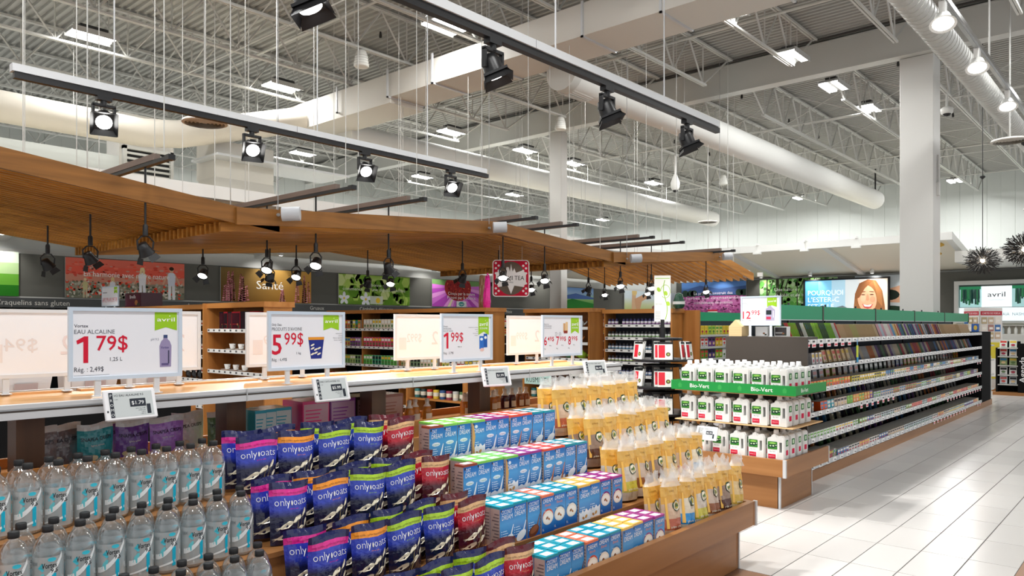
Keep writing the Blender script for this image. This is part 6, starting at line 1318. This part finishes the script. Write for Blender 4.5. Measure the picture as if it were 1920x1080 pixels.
p = MB(); p.box(.16,W,-.12,-.02,.02,.48,(226,238,240)); p.text('SANTE  NAÏA  NASHA  MICHELLE', .9, .2, .1, -.122, (110,130,140), width=1.9); p.build('light_panel', 'screen', t)
t = thing('cosmetics_counter', 'pale counter of bottles below the light box on the right wall', 'counter', (30.3,6.1,0), -PI/2); part('body', 'steelwhite', t, (0,3.4,0,.5,0,1.0))
for z in (1.32,1.62): part('shelf_board', 'steelwhite', t, (0,3.4,0,.4,z-.02,z))
part('back_panel', 'soffit', t, (0,3.4,.4,.5,1.0,1.7))
for si, z in enumerate((1.001,1.321)):
    for k in range(16):
        c = [(236,236,230),(206,214,190),(226,206,150),(190,206,210)][(k//3+si) % 4]; b = MB(); b.lathe([(.05,0),(.055,.02),(.05,.18),(.02,.22),(.02,.26),(0,.265)], 8, c)
        o = b.build('cosmetic_bottle', 'paint'); o.location = (30.45,6.0-.19*k,z if si < 2 else z); tag(o, '%s cosmetic bottle, %s from the left, %s shelf under the light box' % (cname(c), nth(k+1), nth(3-si)), 'bottle', 'cosmetic bottles under the light box')
t = thing('agenda_stand', 'black planner stand with white vertical lettering at the aisle end', 'stand', (20.8,3.2,0), -PI/2); g = 1.38
part('base', 'endwood', t, (-.05,.75,-.08,.5,0,.07)); part('left_side', 'blackm', t, (0,.04,0,.4,.07,1.1)); part('right_side', 'blackm', t, (.44,.62,-.02,.4,.07,1.2)); part('back_panel', 'blackm', t, (.04,.44,.36,.4,.07,1.25)); part('white_header', 'steelwhite', t, (-.3,.9,.42,.5,1.3,1.42))
p = MB(); p.text('Agenda', 0, 0, .11, 0, (240,240,240), fn=lambda a, c: (.58-c, -.0215, .3+a), width=.6, thin=.006); p.build('lettering', 'matte', t)
for z in (.25,.47,.69,.9,1.1): part('shelf_board', 'steelwhite', t, (.04,.44,.0,.36,z-.02,z))
for si, z in enumerate((.251,.471,.691,.901,1.101)):
    for k in range(2):
        c = [(206,210,214),(226,224,220),(150,170,120),(230,226,220),(220,226,216)][si]; o = cover(.15, .02, .18, c, si*3+k).build('planner', 'gloss'); wx, wy = U(20.8,3.2,.14+.19*k,.1); o.location = (wx,wy,z+.003); o.rotation_euler = (-.2,0,-PI/2); tag(o, '%s planner on the %s shelf of the black stand, %s one' % (cname(c), nth(5-si), ('left','right')[k]), 'book', 'planners on the black stand')
t = thing('counter_backdrop', 'yellow and white cabinet front behind the planner stand', 'cabinet', (22.0,3.75,0), -PI/2); part('body', 'steelwhite', t, (0,1.5,0,.5,0,1.4)); b = MB(); b.box(.05,.5,-.01,0,.3,1.2,(206,190,60)); b.box(.15,.4,-.015,-.01,.35,.8,(240,240,236)); b.build('yellow_panel', 'paint', t); part('plinth', 'endwood', t, (-.1,1.6,-.2,.5,0,.06))
t = thing('card_spinner', 'white card rack with red lettering band at the far gondola end', 'rack', (18.95,3.15,1.0)); b = MB(); b.tube([(0,0,0),(0,0,1.02)], .03, 8, (220,220,216)); b.build('pole', 'paint', t)
part('stand', 'steelwhite', t, (-.12,.12,-.12,.12,-1.0,0.0))
for i in range(4):
    a = PI/4+i*PI/2; b = MB(); b.M = Matrix.Rotation(a, 4, 'Z'); b.box(-.24,.24,-.26,-.25,.3,1.0,(232,230,226)); b.rect(-.24,.24,.84,.93,-.2615,(190,40,60)); b.text('CARTES DE VOEUX', 0, .865, .04, -.2625, (246,236,236), 'C', width=.4); b.build('panel', 'paint', t)
    for r in range(3):
        for c in range(3): b = MB(); b.M = Matrix.Rotation(a, 4, 'Z'); q = [(206,180,150),(236,226,214),(170,120,110),(60,110,170),(190,170,130)][(r*3+c+i) % 5]; b.box(-.22+.15*c,-.1+.15*c,-.27,-.262,.34+.16*r,.48+.16*r,q); b.rect(-.2+.15*c,-.12+.15*c,.38+.16*r,.43+.16*r,-.2706,(246,240,230)); b.build('card', 'gloss', t)
b = MB(); b.box(-.1,.1,-.004,.004,0,.16,(30,90,170)); b.disc(0,.08,.05,.05,-.0046,(226,190,60),10); o = b.build('notice_card', 'paint'); o.location = (17.55,3.05,1.5); o.rotation_euler = (0,0,-.5); tag(o, 'small blue card with yellow disc standing on the far gondola end', 'card')
# wall shelving under the back strip
t = thing('wall_shelving', 'dark wall shelving below the lettered strip on the back wall', 'shelving', (-3,17.05,0)); part('back_panel', 'blackm', t, (0,33,.2,.25,0,1.97)); 
for z in (.3,.65,1.0,1.3,1.6,1.85): part('shelf_board', 'steelwhite', t, (0,33,-.1,.2,z-.03,z))
vs, cs = bset('wl', 'grocery_box', [(206,190,90),(150,60,50),(226,220,206),(60,110,150),(200,120,60),(120,150,80)], .16, .14, .2)
for si, z in enumerate((1.301,1.601)):
    for k in range(90): stock('grocery_box', 'box', vs[(k//3+si*2) % 6], (1.0+.32*k, 17.05, z), (0,0,0), '%s grocery box, %s from the left, %s wall shelf under the strip' % (cname(cs[(k//3+si*2) % 6]), nth(k+1), ('upper','top')[si]), 'grocery boxes on the wall shelf')
for key in bk:                          # drop colour variants that found no place on a shelf
    for o in bk[key][0]:
        if o.name not in spare: bpy.data.objects.remove(o)
